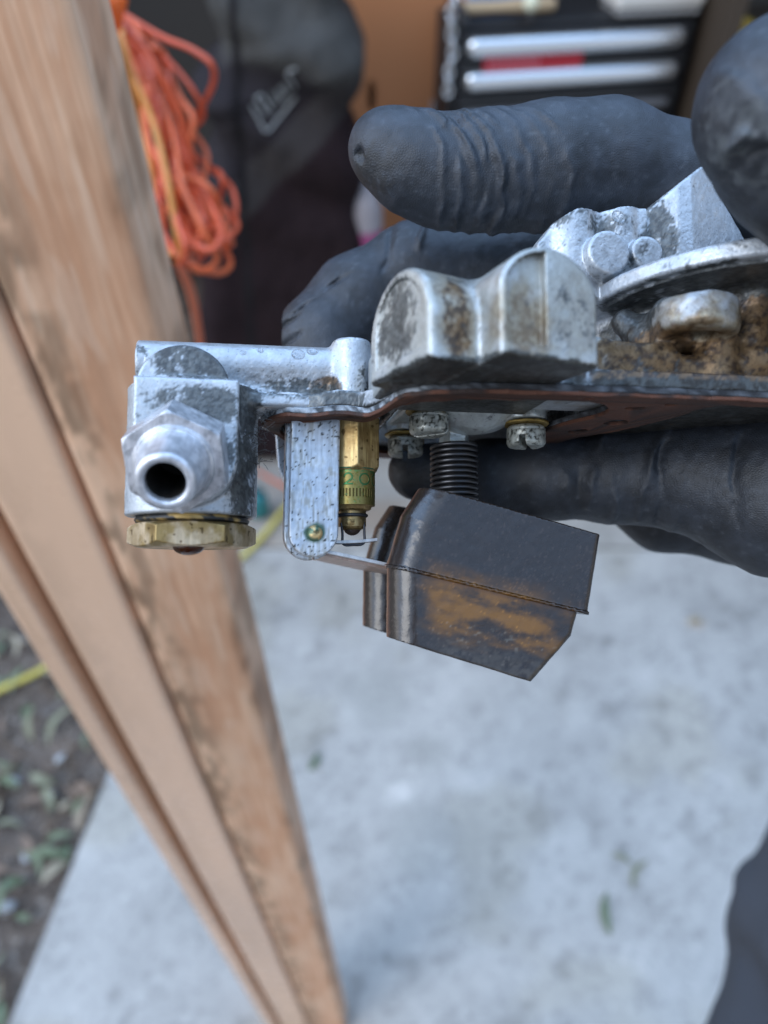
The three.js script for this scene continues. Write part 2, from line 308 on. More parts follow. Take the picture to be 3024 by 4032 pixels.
// ------------------------------------------------------------------ setting: soil, slab, garage
{
  const edge = (z) => -0.616 + (-z - 0.267) * 0.134;
  const g = boxM([0, -0.1, -1.297], [1, 0, 1.6], [220, 1, 260]), P = g.attributes.position;
  for (let i = 0; i < P.count; i++) { const u = P.getX(i), z = P.getZ(i), e = edge(z); P.setX(i, e + u * (3.2 - e)); }
  g.computeVertexNormals();
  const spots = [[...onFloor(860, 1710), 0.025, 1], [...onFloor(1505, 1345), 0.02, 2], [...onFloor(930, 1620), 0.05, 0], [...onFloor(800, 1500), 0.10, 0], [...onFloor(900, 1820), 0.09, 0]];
  paint(g, (x, y, z) => {
    const a = fbm3(x * 3, 4, z * 3, 5), b = fbm3(x * 14, 2, z * 14, 3);
    let k = 0.9 + 0.22 * (a - 0.5) + 0.1 * (b - 0.5), c = [k, k, k];
    const st = sstep(0.56, 0.7, fbm3(x * 5 + 3, 8, z * 5, 4)); c = mix3(c, [k * 0.92, k * 0.905, k * 0.86], st);
    const sp = sstep(0.66, 0.74, fbm3(x * 42, 6, z * 42, 3)); c = c.map((q) => q * (1 - 0.22 * sp));
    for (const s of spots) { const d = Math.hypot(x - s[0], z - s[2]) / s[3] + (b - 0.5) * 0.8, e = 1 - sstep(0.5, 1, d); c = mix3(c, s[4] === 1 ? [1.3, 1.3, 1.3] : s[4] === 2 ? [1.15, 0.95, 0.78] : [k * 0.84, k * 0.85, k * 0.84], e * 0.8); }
    return c;
  });
  struct('concrete_slab', boxUV(g, 1.1), std({ vertexColors: true, map: T.concrete, roughness: 0.88, bumpMap: T.concreteBump, bumpScale: 0.0012 }));
  const gf = boxM([-0.52, -0.1, -3.2], [3.2, -0.004, -1.306], [60, 1, 60]);
  paint(gf, (x, y, z) => { const a = fbm3(x * 4, 1, z * 4, 4), k = 0.75 + 0.6 * (a - 0.5); return mix3([k, k * 0.97, k * 0.93], [k * 0.8, k * 0.62, k * 0.48], sstep(0.48, 0.64, fbm3(x * 2 + 8, 3, z * 5, 4))); });
  struct('garage_floor', boxUV(gf, 0.9), std({ vertexColors: true, map: T.concrete, roughness: 0.9, bumpMap: T.concreteBump, bumpScale: 0.001 }));

  const soil = struct('soil_bed', (() => {
    const s = new THREE.PlaneGeometry(2.6, 4.2, 150, 240).rotateX(-Math.PI / 2).translate(-1.75, -0.03, -0.9), Q = s.attributes.position;
    for (let i = 0; i < Q.count; i++) Q.setY(i, -0.035 + 0.035 * fbm3(Q.getX(i) * 9, 2, Q.getZ(i) * 9, 5));
    s.computeVertexNormals(); return boxUV(s, 0.5);
  })(), std({ map: T.soil, roughness: 0.95, bumpMap: T.soilBump, bumpScale: 0.006 }));
  // leaves: long narrow gum leaves, curved
  const leafGeo = (len, w, bend, curl) => {
    const g2 = new THREE.PlaneGeometry(len, w, 10, 2), Q = g2.attributes.position;
    for (let i = 0; i < Q.count; i++) {
      const t = Q.getX(i) / len + 0.5, s = Math.max(0, Math.sin(Math.PI * Math.pow(clamp(t), 0.8))) ** 0.8, y = Q.getY(i) * s;
      Q.setXYZ(i, Q.getX(i), curl * Math.sin(t * Math.PI) * len + Math.abs(y) * 0.35, y + bend * len * (t - 0.5) ** 2);
    }
    g2.computeVertexNormals(); return g2;
  };
  const leafG = [leafGeo(0.075, 0.016, 0.5, 0.06), leafGeo(0.06, 0.02, -0.4, 0.12), leafGeo(0.085, 0.013, 0.8, 0.03), leafGeo(0.05, 0.022, 0.2, 0.15)];
  const leafM = [[0.13, 0.15, 0.075], [0.20, 0.19, 0.11], [0.26, 0.19, 0.12], [0.09, 0.115, 0.055], [0.32, 0.26, 0.17], [0.17, 0.105, 0.065]].map((c) => std({ color: rgb(...c), roughness: 0.6, side: THREE.DoubleSide }));
  const place = (m, x, y, z) => { m.position.set(x, y, z); m.rotation.set(rr(-0.35, 0.35), rr(0, 6.28), rr(-0.3, 0.3)); };
  for (let i = 0; i < 210; i++) { const m = part('leaf', leafG[i % 4], leafM[Math.floor(rr(0, 6))], soil); const z = rr(-1.15, 0.15); place(m, edge(z) - 0.02 - rr(0, 0.5) ** 1.2, rr(-0.004, 0.014), z); m.scale.setScalar(rr(0.5, 1.15)); }
  const peb = []; for (let k = 0; k < 3; k++) { const p = new THREE.IcosahedronGeometry(0.012, 3), Q = p.attributes.position; for (let i = 0; i < Q.count; i++) { const s = 0.75 + 0.5 * noise3(Q.getX(i) * 90 + k * 9, Q.getY(i) * 90, Q.getZ(i) * 90); Q.setXYZ(i, Q.getX(i) * s * 1.2, Q.getY(i) * s * 0.8, Q.getZ(i) * s); } p.computeVertexNormals(); peb.push(p); }
  const pebM = [std({ color: rgb(0.36, 0.36, 0.35), roughness: 0.6 }), std({ color: rgb(0.32, 0.29, 0.26), roughness: 0.8 }), std({ color: rgb(0.45, 0.4, 0.35), roughness: 0.75 }), std({ color: rgb(0.13, 0.10, 0.08), roughness: 0.9 }), std({ color: rgb(0.22, 0.18, 0.15), roughness: 0.9 })];
  for (const [px, py] of [[28, 1688], [104, 1722], [183, 1715], [132, 1640], [16, 1960], [60, 1850]]) { const p = onFloor(px, py, -0.008), m = part('pebble', peb[1 + (px % 2)], pebM[0], soil); m.position.set(...p); m.rotation.y = px; m.scale.setScalar(rr(0.6, 0.95)); }
  for (let i = 0; i < 60; i++) { const m = part('pebble', peb[i % 3], pebM[3 + (i % 2)], soil), z = rr(-1.1, 0.1); m.position.set(edge(z) - 0.01 - rr(0, 0.45), rr(-0.016, -0.006), z); m.rotation.set(rr(0, 6), rr(0, 6), 0); m.scale.setScalar(rr(0.4, 1)); }
  const twigM = std({ color: rgb(0.14, 0.09, 0.055), roughness: 0.85 }), twigs = [0, 1, 2].map((k) => tube([[-0.05, 0, 0], [-0.02, 0.003, 0.006 * k], [0.015, 0, 0.004], [0.05 + 0.01 * k, 0.002, -0.006 * k]], 0.0016 + 0.0006 * k, 14, 6));
  for (let i = 0; i < 60; i++) { const m = part('twig', twigs[i % 3], twigM, soil), z = rr(-1.15, 0.1); m.position.set(edge(z) - 0.03 - rr(0, 0.42), rr(-0.006, 0.006), z); m.rotation.set(rr(-0.15, 0.15), rr(0, 6.3), 0); m.scale.setScalar(rr(0.5, 1.3)); }
  { // crumbs and chips nobody could count
    const n = 2600, im = new THREE.InstancedMesh(new THREE.IcosahedronGeometry(0.005, 0), std({ color: 0xffffff, roughness: 0.9 }), n), o = new THREE.Object3D();
    for (let i = 0; i < n; i++) { const z = rr(-1.25, 0.3); o.position.set(edge(z) + 0.005 - rr(0, 0.62), rr(-0.02, -0.01), z); o.rotation.set(rr(0, 6), rr(0, 6), rr(0, 6)); o.scale.set(rr(0.4, 1.8), rr(0.3, 0.8), rr(0.3, 1)); o.updateMatrix(); im.setMatrixAt(i, o.matrix); const k = rr(0.03, 0.26); im.setColorAt(i, rgb(k * 1.15, k * 0.92, k * 0.72)); }
    im.name = 'soil_crumbs'; im.userData.kind = 'stuff'; im.castShadow = im.receiveShadow = true; scene.add(im);
    tag(im, 'brown soil crumbs and bark chips beside the concrete slab', 'soil');
  }
  // a few fallen bits on the slab
  const onSlab = (label, px, py, gi, mi, turn, s = 1) => { const p = onFloor(px, py, 0.003), m = new THREE.Mesh(leafG[gi], leafM[mi]); m.name = numbered('fallen_leaf'); scene.add(m); m.position.set(...p); m.rotation.y = turn; m.scale.setScalar(s); shade(m); tag(m, label, 'leaf'); };
  onSlab('narrow green leaf lying upright on the concrete, lower right', 1304, 1970, 0, 0, 1.45);
  onSlab('forked green leaf end above the narrow green leaf on concrete', 1372, 1880, 2, 1, 0.9, 0.8);
  onSlab('short green leaf blade pointing right, next to the forked leaf', 1345, 1852, 0, 1, -0.5, 0.55);
  onSlab('small dark leaf on the concrete right of the wooden post', 682, 1646, 1, 3, 1.2, 0.75);
  onSlab('pale orange leaf on the concrete right of the floats', 1503, 1342, 3, 4, 0.1, 0.7);
  onSlab('small olive leaf on concrete left of the post near the bottom', 575, 2050, 1, 0, 0.9, 0.6);

  // garage round the opening: only its darkness shows between the things
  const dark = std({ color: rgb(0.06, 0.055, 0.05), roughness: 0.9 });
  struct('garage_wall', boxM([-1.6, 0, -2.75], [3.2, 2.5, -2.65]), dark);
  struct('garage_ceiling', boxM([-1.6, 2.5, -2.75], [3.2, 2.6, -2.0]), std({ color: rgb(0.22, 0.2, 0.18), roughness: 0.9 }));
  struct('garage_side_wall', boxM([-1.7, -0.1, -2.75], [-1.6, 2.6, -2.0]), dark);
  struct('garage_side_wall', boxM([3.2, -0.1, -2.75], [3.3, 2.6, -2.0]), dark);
}

// ------------------------------------------------------------------ wooden post at the left
{
  const g = thing('wooden_post', 'upright post of rough brown timber with smooth peach boards, left of the carburettor', 'post');
  g.position.set(-0.092, 0, -0.27); g.rotation.z = 0.0182;
  const mold = (x0, x1, k) => (x, y, z) => {
    const d = Math.min(Math.abs(x - x0) * 0.62, Math.abs(x - x1) * 1.9), n = fbm3(x * 160 + 3, y * 55, z * 60, 4), s = fbm3(x * 60, y * 9, 3, 3);
    const e = (1 - sstep(0.004, 0.017, d)) * sstep(0.46, 0.60, n * 0.75 + s * 0.25 + (x - x0 < x1 - x ? 0.045 : 0.0)) * k * (x - x0 < x1 - x ? 1.25 : 0.9);
    const q = 0.92 + 0.3 * (fbm3(x * 30, y * 4, 5, 3) - 0.5);
    return mix3([q, q, q], [0.26, 0.25, 0.22], e);
  };
  const woodM = std({ vertexColors: true, map: T.wood, color: rgb(1, 0.96, 0.88), roughness: 0.8, bumpMap: T.woodBump, bumpScale: 0.0008 });
  const board = (name, x0, x1, z0, z1, mat, k, chip) => {
    const b = boxM([x0, 0.0, z0], [x1, 1.95, z1], [26, 420, 8]), P = b.attributes.position;
    const cx = (x0 + x1) / 2, cz = (z0 + z1) / 2, hx = (x1 - x0) / 2, hz = (z1 - z0) / 2;
    for (let i = 0; i < P.count; i++) {        // round the corners, let the sawn faces wander
      let x = P.getX(i) - cx, z = P.getZ(i) - cz; const y = P.getY(i), r = 0.004;
      const ax = Math.abs(x) - hx + r, az = Math.abs(z) - hz + r;
      if (ax > 0 && az > 0) { const l = Math.max(Math.max(ax, az), 1e-6), q = Math.hypot(ax, az), f = l / q; x = Math.sign(x) * (hx - r + ax * f); z = Math.sign(z) * (hz - r + az * f); }
      const w = chip * (fbm3(x * 40 + 7, y * 5, z * 40, 3) - 0.5);
      P.setXYZ(i, x + cx + w, y, z + cz + w);
    }
    b.computeVertexNormals(); paint(b, mold(x0, x1, k));
    part(name, boxUV(b, 0.26).translate(0.12, 0, 0.27), mat, g);
  };
  board('timber', -0.1465, -0.0906, -0.297, -0.258, woodM, 0.6, 0.0022);
  const smooth = std({ vertexColors: true, color: rgb(0.86, 0.56, 0.37), roughness: 0.7, bumpMap: T.woodBump, bumpScale: 0.0001, roughnessMap: T.castRough });
  board('trim_board', -0.1905, -0.148, -0.297, -0.256, smooth, 0.1, 0.0003);
  board('trim_board', -0.214, -0.1975, -0.297, -0.254, smooth, 0.1, 0.0003);
  board('backing_board', -0.2, -0.16, -0.33, -0.2985, std({ vertexColors: true, map: T.wood, color: rgb(0.35, 0.25, 0.2), roughness: 0.9 }), 0, 0.0005);
}

// ------------------------------------------------------------------ extension cord hanging behind the post
{
  const g = thing('extension_cord', 'orange extension cord hung in a bundle of loops behind the wooden post', 'cord');
  const mats = [[0.58, 0.085, 0.026], [0.68, 0.135, 0.04], [0.58, 0.23, 0.04]].map((c) => std({ color: rgb(...c), roughness: 0.5 }));
  const strands = [
    [[250, 40], [300, 90], [335, 200], [345, 330], [375, 450], [400, 540], [390, 570]],
    [[260, 60], [320, 150], [372, 280], [395, 400], [440, 500], [470, 560], [430, 585], [395, 560]],
    [[265, 30], [350, 80], [420, 110], [458, 140], [462, 175], [430, 240], [395, 290], [350, 380], [345, 480], [385, 560]],
    [[255, 70], [300, 170], [320, 300], [360, 400], [420, 460], [480, 530], [498, 570], [470, 590], [420, 575], [390, 540]],
    [[270, 50], [330, 130], [380, 230], [410, 330], [420, 380], [455, 440], [478, 500], [460, 540], [400, 520]],
    [[250, 80], [290, 190], [310, 260], [330, 400], [350, 520], [370, 560]],
    [[258, 55], [340, 180], [390, 320], [415, 400], [432, 440], [440, 500], [420, 530], [395, 480], [360, 400]],
    [[262, 90], [310, 110], [345, 120], [390, 210], [418, 260], [405, 330], [380, 420], [410, 480], [455, 520]],
    [[255, 30], [280, 140], [322, 240], [352, 340], [385, 520], [392, 565]],
  ];
  const lists = [[], [], []];
  strands.forEach((s, i) => { const pts = s.map(([px, py], k) => W(px, py, 0.56 + 0.012 * (i % 4) + 0.02 * Math.sin(k + i))); lists[i === 5 || i === 8 ? 2 : i % 2].push(tube(pts, i === 5 ? 0.003 : 0.0022, 70, 10));
    if (i !== 2) { const q = s.map(([px, py], k) => W(px + (10 + 22 * Math.min(1, py / 300)) * Math.sin(k * 1.7 + i * 2.1) + 8, py * (0.93 + 0.05 * (i % 3)) - 8 * (i % 2), 0.585 + 0.014 * (i % 3) + 0.02 * Math.sin(k * 1.3 + i))); lists[(i + 1) % 2].push(tube(q, 0.0019, 70, 10)); const q2 = s.map(([px, py], k) => W(px + (10 + 30 * Math.min(1, py / 300)) * Math.sin(k * 1.1 + i * 3.7) + 8, py * (0.86 + 0.06 * (i % 3)) + 6, 0.60 + 0.02 * Math.sin(k * 2.1 + i * 1.4))); lists[i % 2].push(tube(q2, 0.0019, 70, 10)); } });
  const tail = [W(385, 560, 0.57), W(415, 640, 0.75), W(430, 720, 1.0), W(450, 850, 1.5), W(520, 985, 2.0), W(560, 1020, 2.13), W(640, 1062, 2.1), W(720, 1085, 2.08)];
  lists[1].push(tube(tail, 0.004, 90, 10));
  const org = new THREE.Vector3(...W(255, 20, 0.56));
  g.position.copy(org);
  ['cord_loops', 'cord_loops', 'cord_loops'].forEach((n, i) => part(n, merge(lists[i]).translate(-org.x, -org.y, -org.z), mats[i], g));
  const plug = new THREE.LatheGeometry([[0, 0], [0.012, 0.001], [0.0155, 0.008], [0.015, 0.03], [0.0125, 0.05], [0.0085, 0.066], [0, 0.068]].map((p) => new THREE.Vector2(...p)), 32);
  plug.rotateZ(Math.PI - 0.5).rotateX(0.4);
  const pl = part('plug', plug, std({ color: rgb(0.95, 0.16, 0.02), roughness: 0.42 }), g); pl.position.set(...W(228, -40, 0.50)).sub(org);
}
// ------------------------------------------------------------------ yellow rope on the ground, teal bottle
{
  const pts = [[-140, 1570], [0, 1490], [70, 1458], [200, 1385], [380, 1290], [520, 1205], [575, 1150], [630, 1085], [690, 1050], [740, 1060]].map(([x, y]) => onFloor(x, y, 0.008));
  const m = new THREE.Mesh(tube(pts, 0.0075, 120, 8), std({ color: rgb(0.60, 0.48, 0.10), roughness: 0.7, bumpMap: T.woodBump, bumpScale: 0.001 })); m.name = 'yellow_rope'; scene.add(shade(m)); tag(m, 'yellow rope lying on the ground behind the wooden post', 'rope');
  const b = thing('teal_bottle', 'small teal plastic bottle standing on the floor behind the bracket', 'bottle'); b.position.set(...onFloor(562, 1108, 0));
  part('body', new THREE.LatheGeometry([[0, 0], [0.024, 0], [0.027, 0.004], [0.027, 0.055], [0.022, 0.07], [0.012, 0.076], [0, 0.076]].map((p) => new THREE.Vector2(...p)), 28), std({ color: rgb(0.02, 0.16, 0.17), roughness: 0.35 }), b);
  part('cap', new THREE.CylinderGeometry(0.012, 0.013, 0.016, 24).translate(0, 0.085, 0), std({ color: rgb(0.03, 0.1, 0.11), roughness: 0.5 }), b);
}
// ------------------------------------------------------------------ fabric bag with the script emblem
{
  const g = thing('fabric_bag', 'tall dark purple brown fabric bag with grey top and pale script emblem', 'bag');
  // metres x 100 (cm) field: base on the floor, slouching folds
  const fold = (x, y, z) => 1.9 * Math.sin((x * 0.5 + y) * 0.33 + 2.2 * fbm3(x * 0.06, y * 0.05, 3, 2)) * sstep(50, 100, y) + 2.6 * (fbm3(x * 0.09 + 2, y * 0.05, z * 0.06, 3) - 0.5) + 0.8 * (fbm3(x * 0.3, y * 0.2, z * 0.3, 2) - 0.5);
  const f = (x, y, z) => {
    const t = clamp(y / 118), cx = -28 + 9 * t, hw = mix(27, 11.5, t), hd = mix(15, 11, t);
    const qx = Math.abs(x - cx) - hw + 6, qz = Math.abs(z + 177 - 2 * t) - hd + 6, d = Math.hypot(Math.max(qx, 0), Math.max(qz, 0)) + Math.min(Math.max(qx, qz), 0) - 6;
    const collar = Math.abs(y - 101 - 0.25 * (x + 20)) - 3.5;
    return smax(d - fold(x, y, z) - 1.6 * (1 - sstep(-1, 3, collar)), Math.abs(y - 59.5) - 59.5, 5) * 0.8;
  };
  const geo = surface(f, [-64, -1, -204], [8, 124, -150], 1.0, 1.6);
  paint(geo, (x, y, z) => {
    const n = fbm3(x * 0.2, y * 0.2, z * 0.2, 4), body = mix3([0.012, 0.006, 0.007], [0.027, 0.015, 0.017], n);
    const grey = mix3([0.045, 0.043, 0.04], [0.105, 0.10, 0.093], n);
    const diag = y - (84 + 0.9 * (x + 22)), band = 1 - sstep(4.2, 5.2, Math.abs(diag) + (n - 0.5) * 2);
    let c = mix3(body, [0.03, 0.025, 0.028], sstep(0, 8, diag));
    c = mix3(c, grey, band * 0.4); c = mix3(c, grey, sstep(99, 103, y + 0.2 * (x + 20) + (n - 0.5) * 6));
    c = mix3(c, [0.012, 0.010, 0.011], 1 - sstep(0.6, 1.1, Math.abs(x + 27.5 + 0.02 * (110 - y) * 4)));
    return c;
  });
  geo.scale(0.01, 0.01, 0.01);
  g.position.set(-0.28, 0, -1.77);
  part('body', boxUV(geo, 0.2).translate(0.28, 0, 1.77), phy({ vertexColors: true, roughness: 0.85, specularIntensity: 0.35, bumpMap: T.fabric, bumpScale: 0.0012 }), g);
  const hit = (px, py) => { const r = ray(px, py); let t = 1.1; for (let i = 0; i < 80; i++) { const d = f(r[0] * t * 100, (CAM_H + r[1] * t) * 100, r[2] * t * 100) / 100; if (d < 0.0006) break; t += d * 0.7; } t -= 0.002; return [r[0] * t + 0.28, CAM_H + r[1] * t, r[2] * t + 1.77]; };
  const strokes = [[[543, 229], [560, 258], [575, 284], [600, 258], [638, 210]], [[552, 214], [566, 232], [580, 246]], [[566, 205], [578, 222], [589, 240]], [[552, 214], [562, 206], [566, 205], [580, 226], [584, 222]],
    [[586, 200], [592, 212], [600, 222], [606, 214]], [[597, 192], [602, 204], [608, 214], [613, 206]], [[605, 185], [611, 197], [617, 206], [621, 198]], [[613, 176], [620, 190], [626, 197]], [[620, 160], [632, 178], [638, 190]], [[620, 160], [628, 152], [640, 150]]];
  part('emblem', merge(strokes.map((s) => tube(s.map((p) => hit(...p)), 0.0026, 24, 6))), std({ color: rgb(0.30, 0.305, 0.30), roughness: 0.7 }), g);
}
// ------------------------------------------------------------------ carton, tool chest and what lies on it
{
  const g = thing('cardboard_box', 'tall brown cardboard box standing between the fabric bag and the tool chest', 'box'); g.position.set(0.035, 0, -2.05); g.rotation.y = 0.06;
  const card = std({ color: rgb(0.50, 0.205, 0.085), roughness: 0.85, bumpMap: T.woodBump, bumpScale: 0.0004 });
  const sh = new THREE.Shape([[-0.155, 0], [0.155, 0], [0.155, 1.32], [-0.155, 1.32]].map((p) => new THREE.Vector2(...p)));
  const hx = atZ(800, 205, -2.0)[0] - 0.035, hy = atZ(800, 205, -2.0)[1];
  const hole = new THREE.Path(); hole.absellipse(hx, hy, 0.012, 0.038, 0, Math.PI * 2, true); sh.holes.push(hole);
  part('front_panel', boxUV(new THREE.ExtrudeGeometry(sh, { depth: 0.006, bevelEnabled: true, bevelSize: 0.002, bevelThickness: 0.002, bevelSegments: 2 }).translate(0, 0, 0.05), 0.4), card, g);
  part('side_panel', boxM([-0.157, 0, -0.2], [-0.151, 1.32, 0.0475]), card, g); part('side_panel', boxM([0.151, 0, -0.2], [0.157, 1.32, 0.0475]), card, g);
  part('back_panel', boxM([-0.15, 0, -0.2], [0.15, 1.32, -0.194]), card, g);
  const st = atZ(945, 236, -1.99); part('sticker', boxM([st[0] - 0.035 - 0.018, st[1] - 0.016, 0.0585], [st[0] - 0.035 + 0.018, st[1] + 0.016, 0.0595]), std({ color: rgb(0.5, 0.52, 0.55), roughness: 0.5 }), g);

  const c = thing('tool_chest', 'black tool chest with long silver drawer pulls and a red label', 'tool chest'); c.position.set(0.1755, 0, -1.85); c.rotation.y = THREE.MathUtils.degToRad(10);
  const black = std({ color: rgb(0.018, 0.018, 0.02), roughness: 0.45 });
  part('cabinet', rbox([-0.03, 0.08, -0.44], [0.53, 1.028, -0.022], 0.006), black, c);
  const alu = std({ color: rgb(0.86, 0.88, 0.9), roughness: 0.22, metalness: 0.85 }), dull = std({ color: rgb(0.2, 0.2, 0.21), roughness: 0.4, metalness: 0.6 });
  const ys = [0.986, 0.920, 0.853, 0.74, 0.62, 0.48];
  ys.forEach((y, i) => {
    const y1 = i ? ys[i - 1] - 0.024 : 1.014, d = part('drawer', rbox([-0.012, y - 0.02, -0.02], [0.512, y1, 0.0], 0.004), black, c);
    const hg = new THREE.CapsuleGeometry(0.019, 0.455, 8, 32).rotateZ(Math.PI / 2).scale(1, i < 2 ? 1 : 0.55, 0.8).translate(0.246, y + 0.003, 0.004);
    part('pull', hg, i < 2 ? alu : dull, d);
  });
  const label = document.createElement('canvas'); label.width = 256; label.height = 40; const x = label.getContext('2d');
  x.fillStyle = '#b3202f'; x.fillRect(0, 0, 256, 40); x.fillStyle = 'rgba(235,190,195,.55)'; for (let i = 0; i < 9; i++) x.fillRect(14 + i * 15, 11, 9, 17);
  const lt = new THREE.CanvasTexture(label); lt.colorSpace = THREE.SRGBColorSpace;
  part('label', new THREE.PlaneGeometry(0.225, 0.031).translate(0.152, 0.9545, 0.0015), std({ map: lt, roughness: 0.4 }), c);
  part('side_latch', rbox([0.536, 0.90, -0.10], [0.556, 0.95, -0.06], 0.006), std({ color: rgb(0.4, 0.43, 0.47), roughness: 0.35, metalness: 0.6 }), c);
  for (const [cx, cz] of [[0.02, -0.07], [0.48, -0.07], [0.02, -0.39], [0.48, -0.39]]) part('caster', new THREE.CylinderGeometry(0.04, 0.04, 0.03, 24).rotateZ(Math.PI / 2).translate(cx, 0.04, cz), black, c);

  const on = (px, py, z) => atZ(px, py, z);
  const ham = thing('hammer', 'hammer with a pale wooden handle lying on the tool chest', 'hammer'); const hp = on(1090, 36, -1.93); ham.position.set(hp[0], 1.046, hp[2]); ham.rotation.y = 0.17;
  part('handle', new THREE.LatheGeometry([[0, -0.11], [0.013, -0.108], [0.016, -0.06], [0.012, 0.02], [0.014, 0.10], [0, 0.102]].map((p) => new THREE.Vector2(...p)), 20).rotateZ(Math.PI / 2), std({ color: rgb(0.55, 0.4, 0.24), roughness: 0.5 }), ham);
  part('head', merge([rbox([-0.124, -0.015, -0.03], [-0.098, 0.015, 0.04], 0.004), new THREE.CylinderGeometry(0.013, 0.013, 0.03, 20).rotateX(Math.PI / 2).translate(-0.111, 0, 0.055)]), M.steel, ham);
  const kn = thing('pale_knob', 'glossy pale knob on a short stem beside the hammer handle', 'knob'); kn.position.set(...on(1143, 40, -1.88)); kn.position.y = 1.029;
  part('stem', new THREE.CylinderGeometry(0.006, 0.008, 0.03, 16).translate(0, 0.015, 0), M.steel, kn); part('ball', new THREE.SphereGeometry(0.017, 24, 16).translate(0, 0.036, 0), std({ color: rgb(0.78, 0.76, 0.55), roughness: 0.2 }), kn);
  const rag = thing('blue_box', 'blue plastic case lying on the tool chest behind the hammer', 'case'); const rp = on(1075, 12, -2.02); rag.position.set(rp[0], 1.029, rp[2]); rag.rotation.y = 0.15;
  part('case_body', rbox([-0.075, 0, -0.05], [0.075, 0.045, 0.05], 0.008), std({ color: rgb(0.10, 0.25, 0.5), roughness: 0.4 }), rag); part('case_lid', rbox([-0.076, 0.0465, -0.051], [0.076, 0.06, 0.051], 0.006), std({ color: rgb(0.13, 0.3, 0.55), roughness: 0.4 }), rag);
  const tray = thing('white_tray', 'off white ribbed plastic tray at the right end of the tool chest top', 'tray'); const tp = on(1400, 30, -1.98); tray.position.set(tp[0], 1.029, tp[2]); tray.rotation.y = 0.17;
  part('tray_base', rbox([-0.095, 0, -0.05], [0.095, 0.012, 0.05], 0.004), std({ color: rgb(0.25, 0.24, 0.23), roughness: 0.6 }), tray); part('tray_rim', rbox([-0.1, 0.0135, -0.055], [0.1, 0.046, 0.055], 0.01), std({ color: rgb(0.7, 0.66, 0.6), roughness: 0.45 }), tray);
  for (let i = 0; i < 8; i++) part('rib', rbox([-0.085 + i * 0.023, 0.002, 0.0505], [-0.075 + i * 0.023, 0.011, 0.054], 0.001), std({ color: rgb(0.4, 0.39, 0.38), roughness: 0.5 }), tray);
  const ch = thing('steel_chain', 'shiny steel chain hanging between the cardboard box and tool chest', 'chain'); const c0 = atZ(968, 0, -1.86); ch.position.set(c0[0], c0[1] + 0.05, c0[2]);
  const link = new THREE.TorusGeometry(0.009, 0.0032, 10, 24).scale(1, 1.35, 1);
  for (let i = 0; i < 13; i++) { const l = part('link', link, alu, ch); l.position.set(0.004 * Math.sin(i) + 0.012, -i * 0.0185, 0.004 * (i % 2)); l.rotation.y = i % 2 ? 1.3 : 0.2; }
  const yt = thing('yellow_wedge', 'small yellow plastic wedge in the dark right of the tool chest', 'wedge'); yt.position.set(...W(1563, 62, 1.78));
  const wsh = new THREE.Shape([[-0.05, -0.012], [0.045, -0.02], [0.05, 0.018], [0.0, 0.026]].map((p) => new THREE.Vector2(...p)));
  part('wedge_body', new THREE.ExtrudeGeometry(wsh, { depth: 0.03, bevelSize: 0.004, bevelThickness: 0.004, bevelSegments: 3 }), std({ color: rgb(0.5, 0.32, 0.03), roughness: 0.5 }), yt);
  const sh2 = thing('wooden_shelf', 'dark wooden shelf unit in the shadow at the far right', 'shelf'); sh2.position.set(0.78, 0, -2.05);
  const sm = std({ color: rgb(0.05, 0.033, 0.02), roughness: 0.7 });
  const wy = yt.position.y - 0.022 - 0.004;
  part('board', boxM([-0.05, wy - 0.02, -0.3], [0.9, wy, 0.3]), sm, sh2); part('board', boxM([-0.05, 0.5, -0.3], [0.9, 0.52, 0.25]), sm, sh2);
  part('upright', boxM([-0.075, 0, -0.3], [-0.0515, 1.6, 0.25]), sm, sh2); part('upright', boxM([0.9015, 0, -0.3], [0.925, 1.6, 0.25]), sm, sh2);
  const jug = thing('white_jug', 'white plastic jug with a red and purple band, behind the fingertip', 'jug'); const jp = W(790, 470, 1.75); jug.position.set(jp[0], 0, jp[2]);
  part('body', new THREE.LatheGeometry([[0, 0], [0.034, 0], [0.038, 0.006], [0.038, jp[1] + 0.02], [0.03, jp[1] + 0.05], [0.014, jp[1] + 0.075], [0.013, jp[1] + 0.09], [0, jp[1] + 0.09]].map((p) => new THREE.Vector2(...p)), 40), std({ color: rgb(0.3, 0.27, 0.28), roughness: 0.4 }), jug);
  part('band', new THREE.CylinderGeometry(0.0388, 0.0388, 0.05, 40, 1, true).translate(0, jp[1] - 0.045, 0), std({ color: rgb(0.3, 0.06, 0.16), roughness: 0.4 }), jug);
}

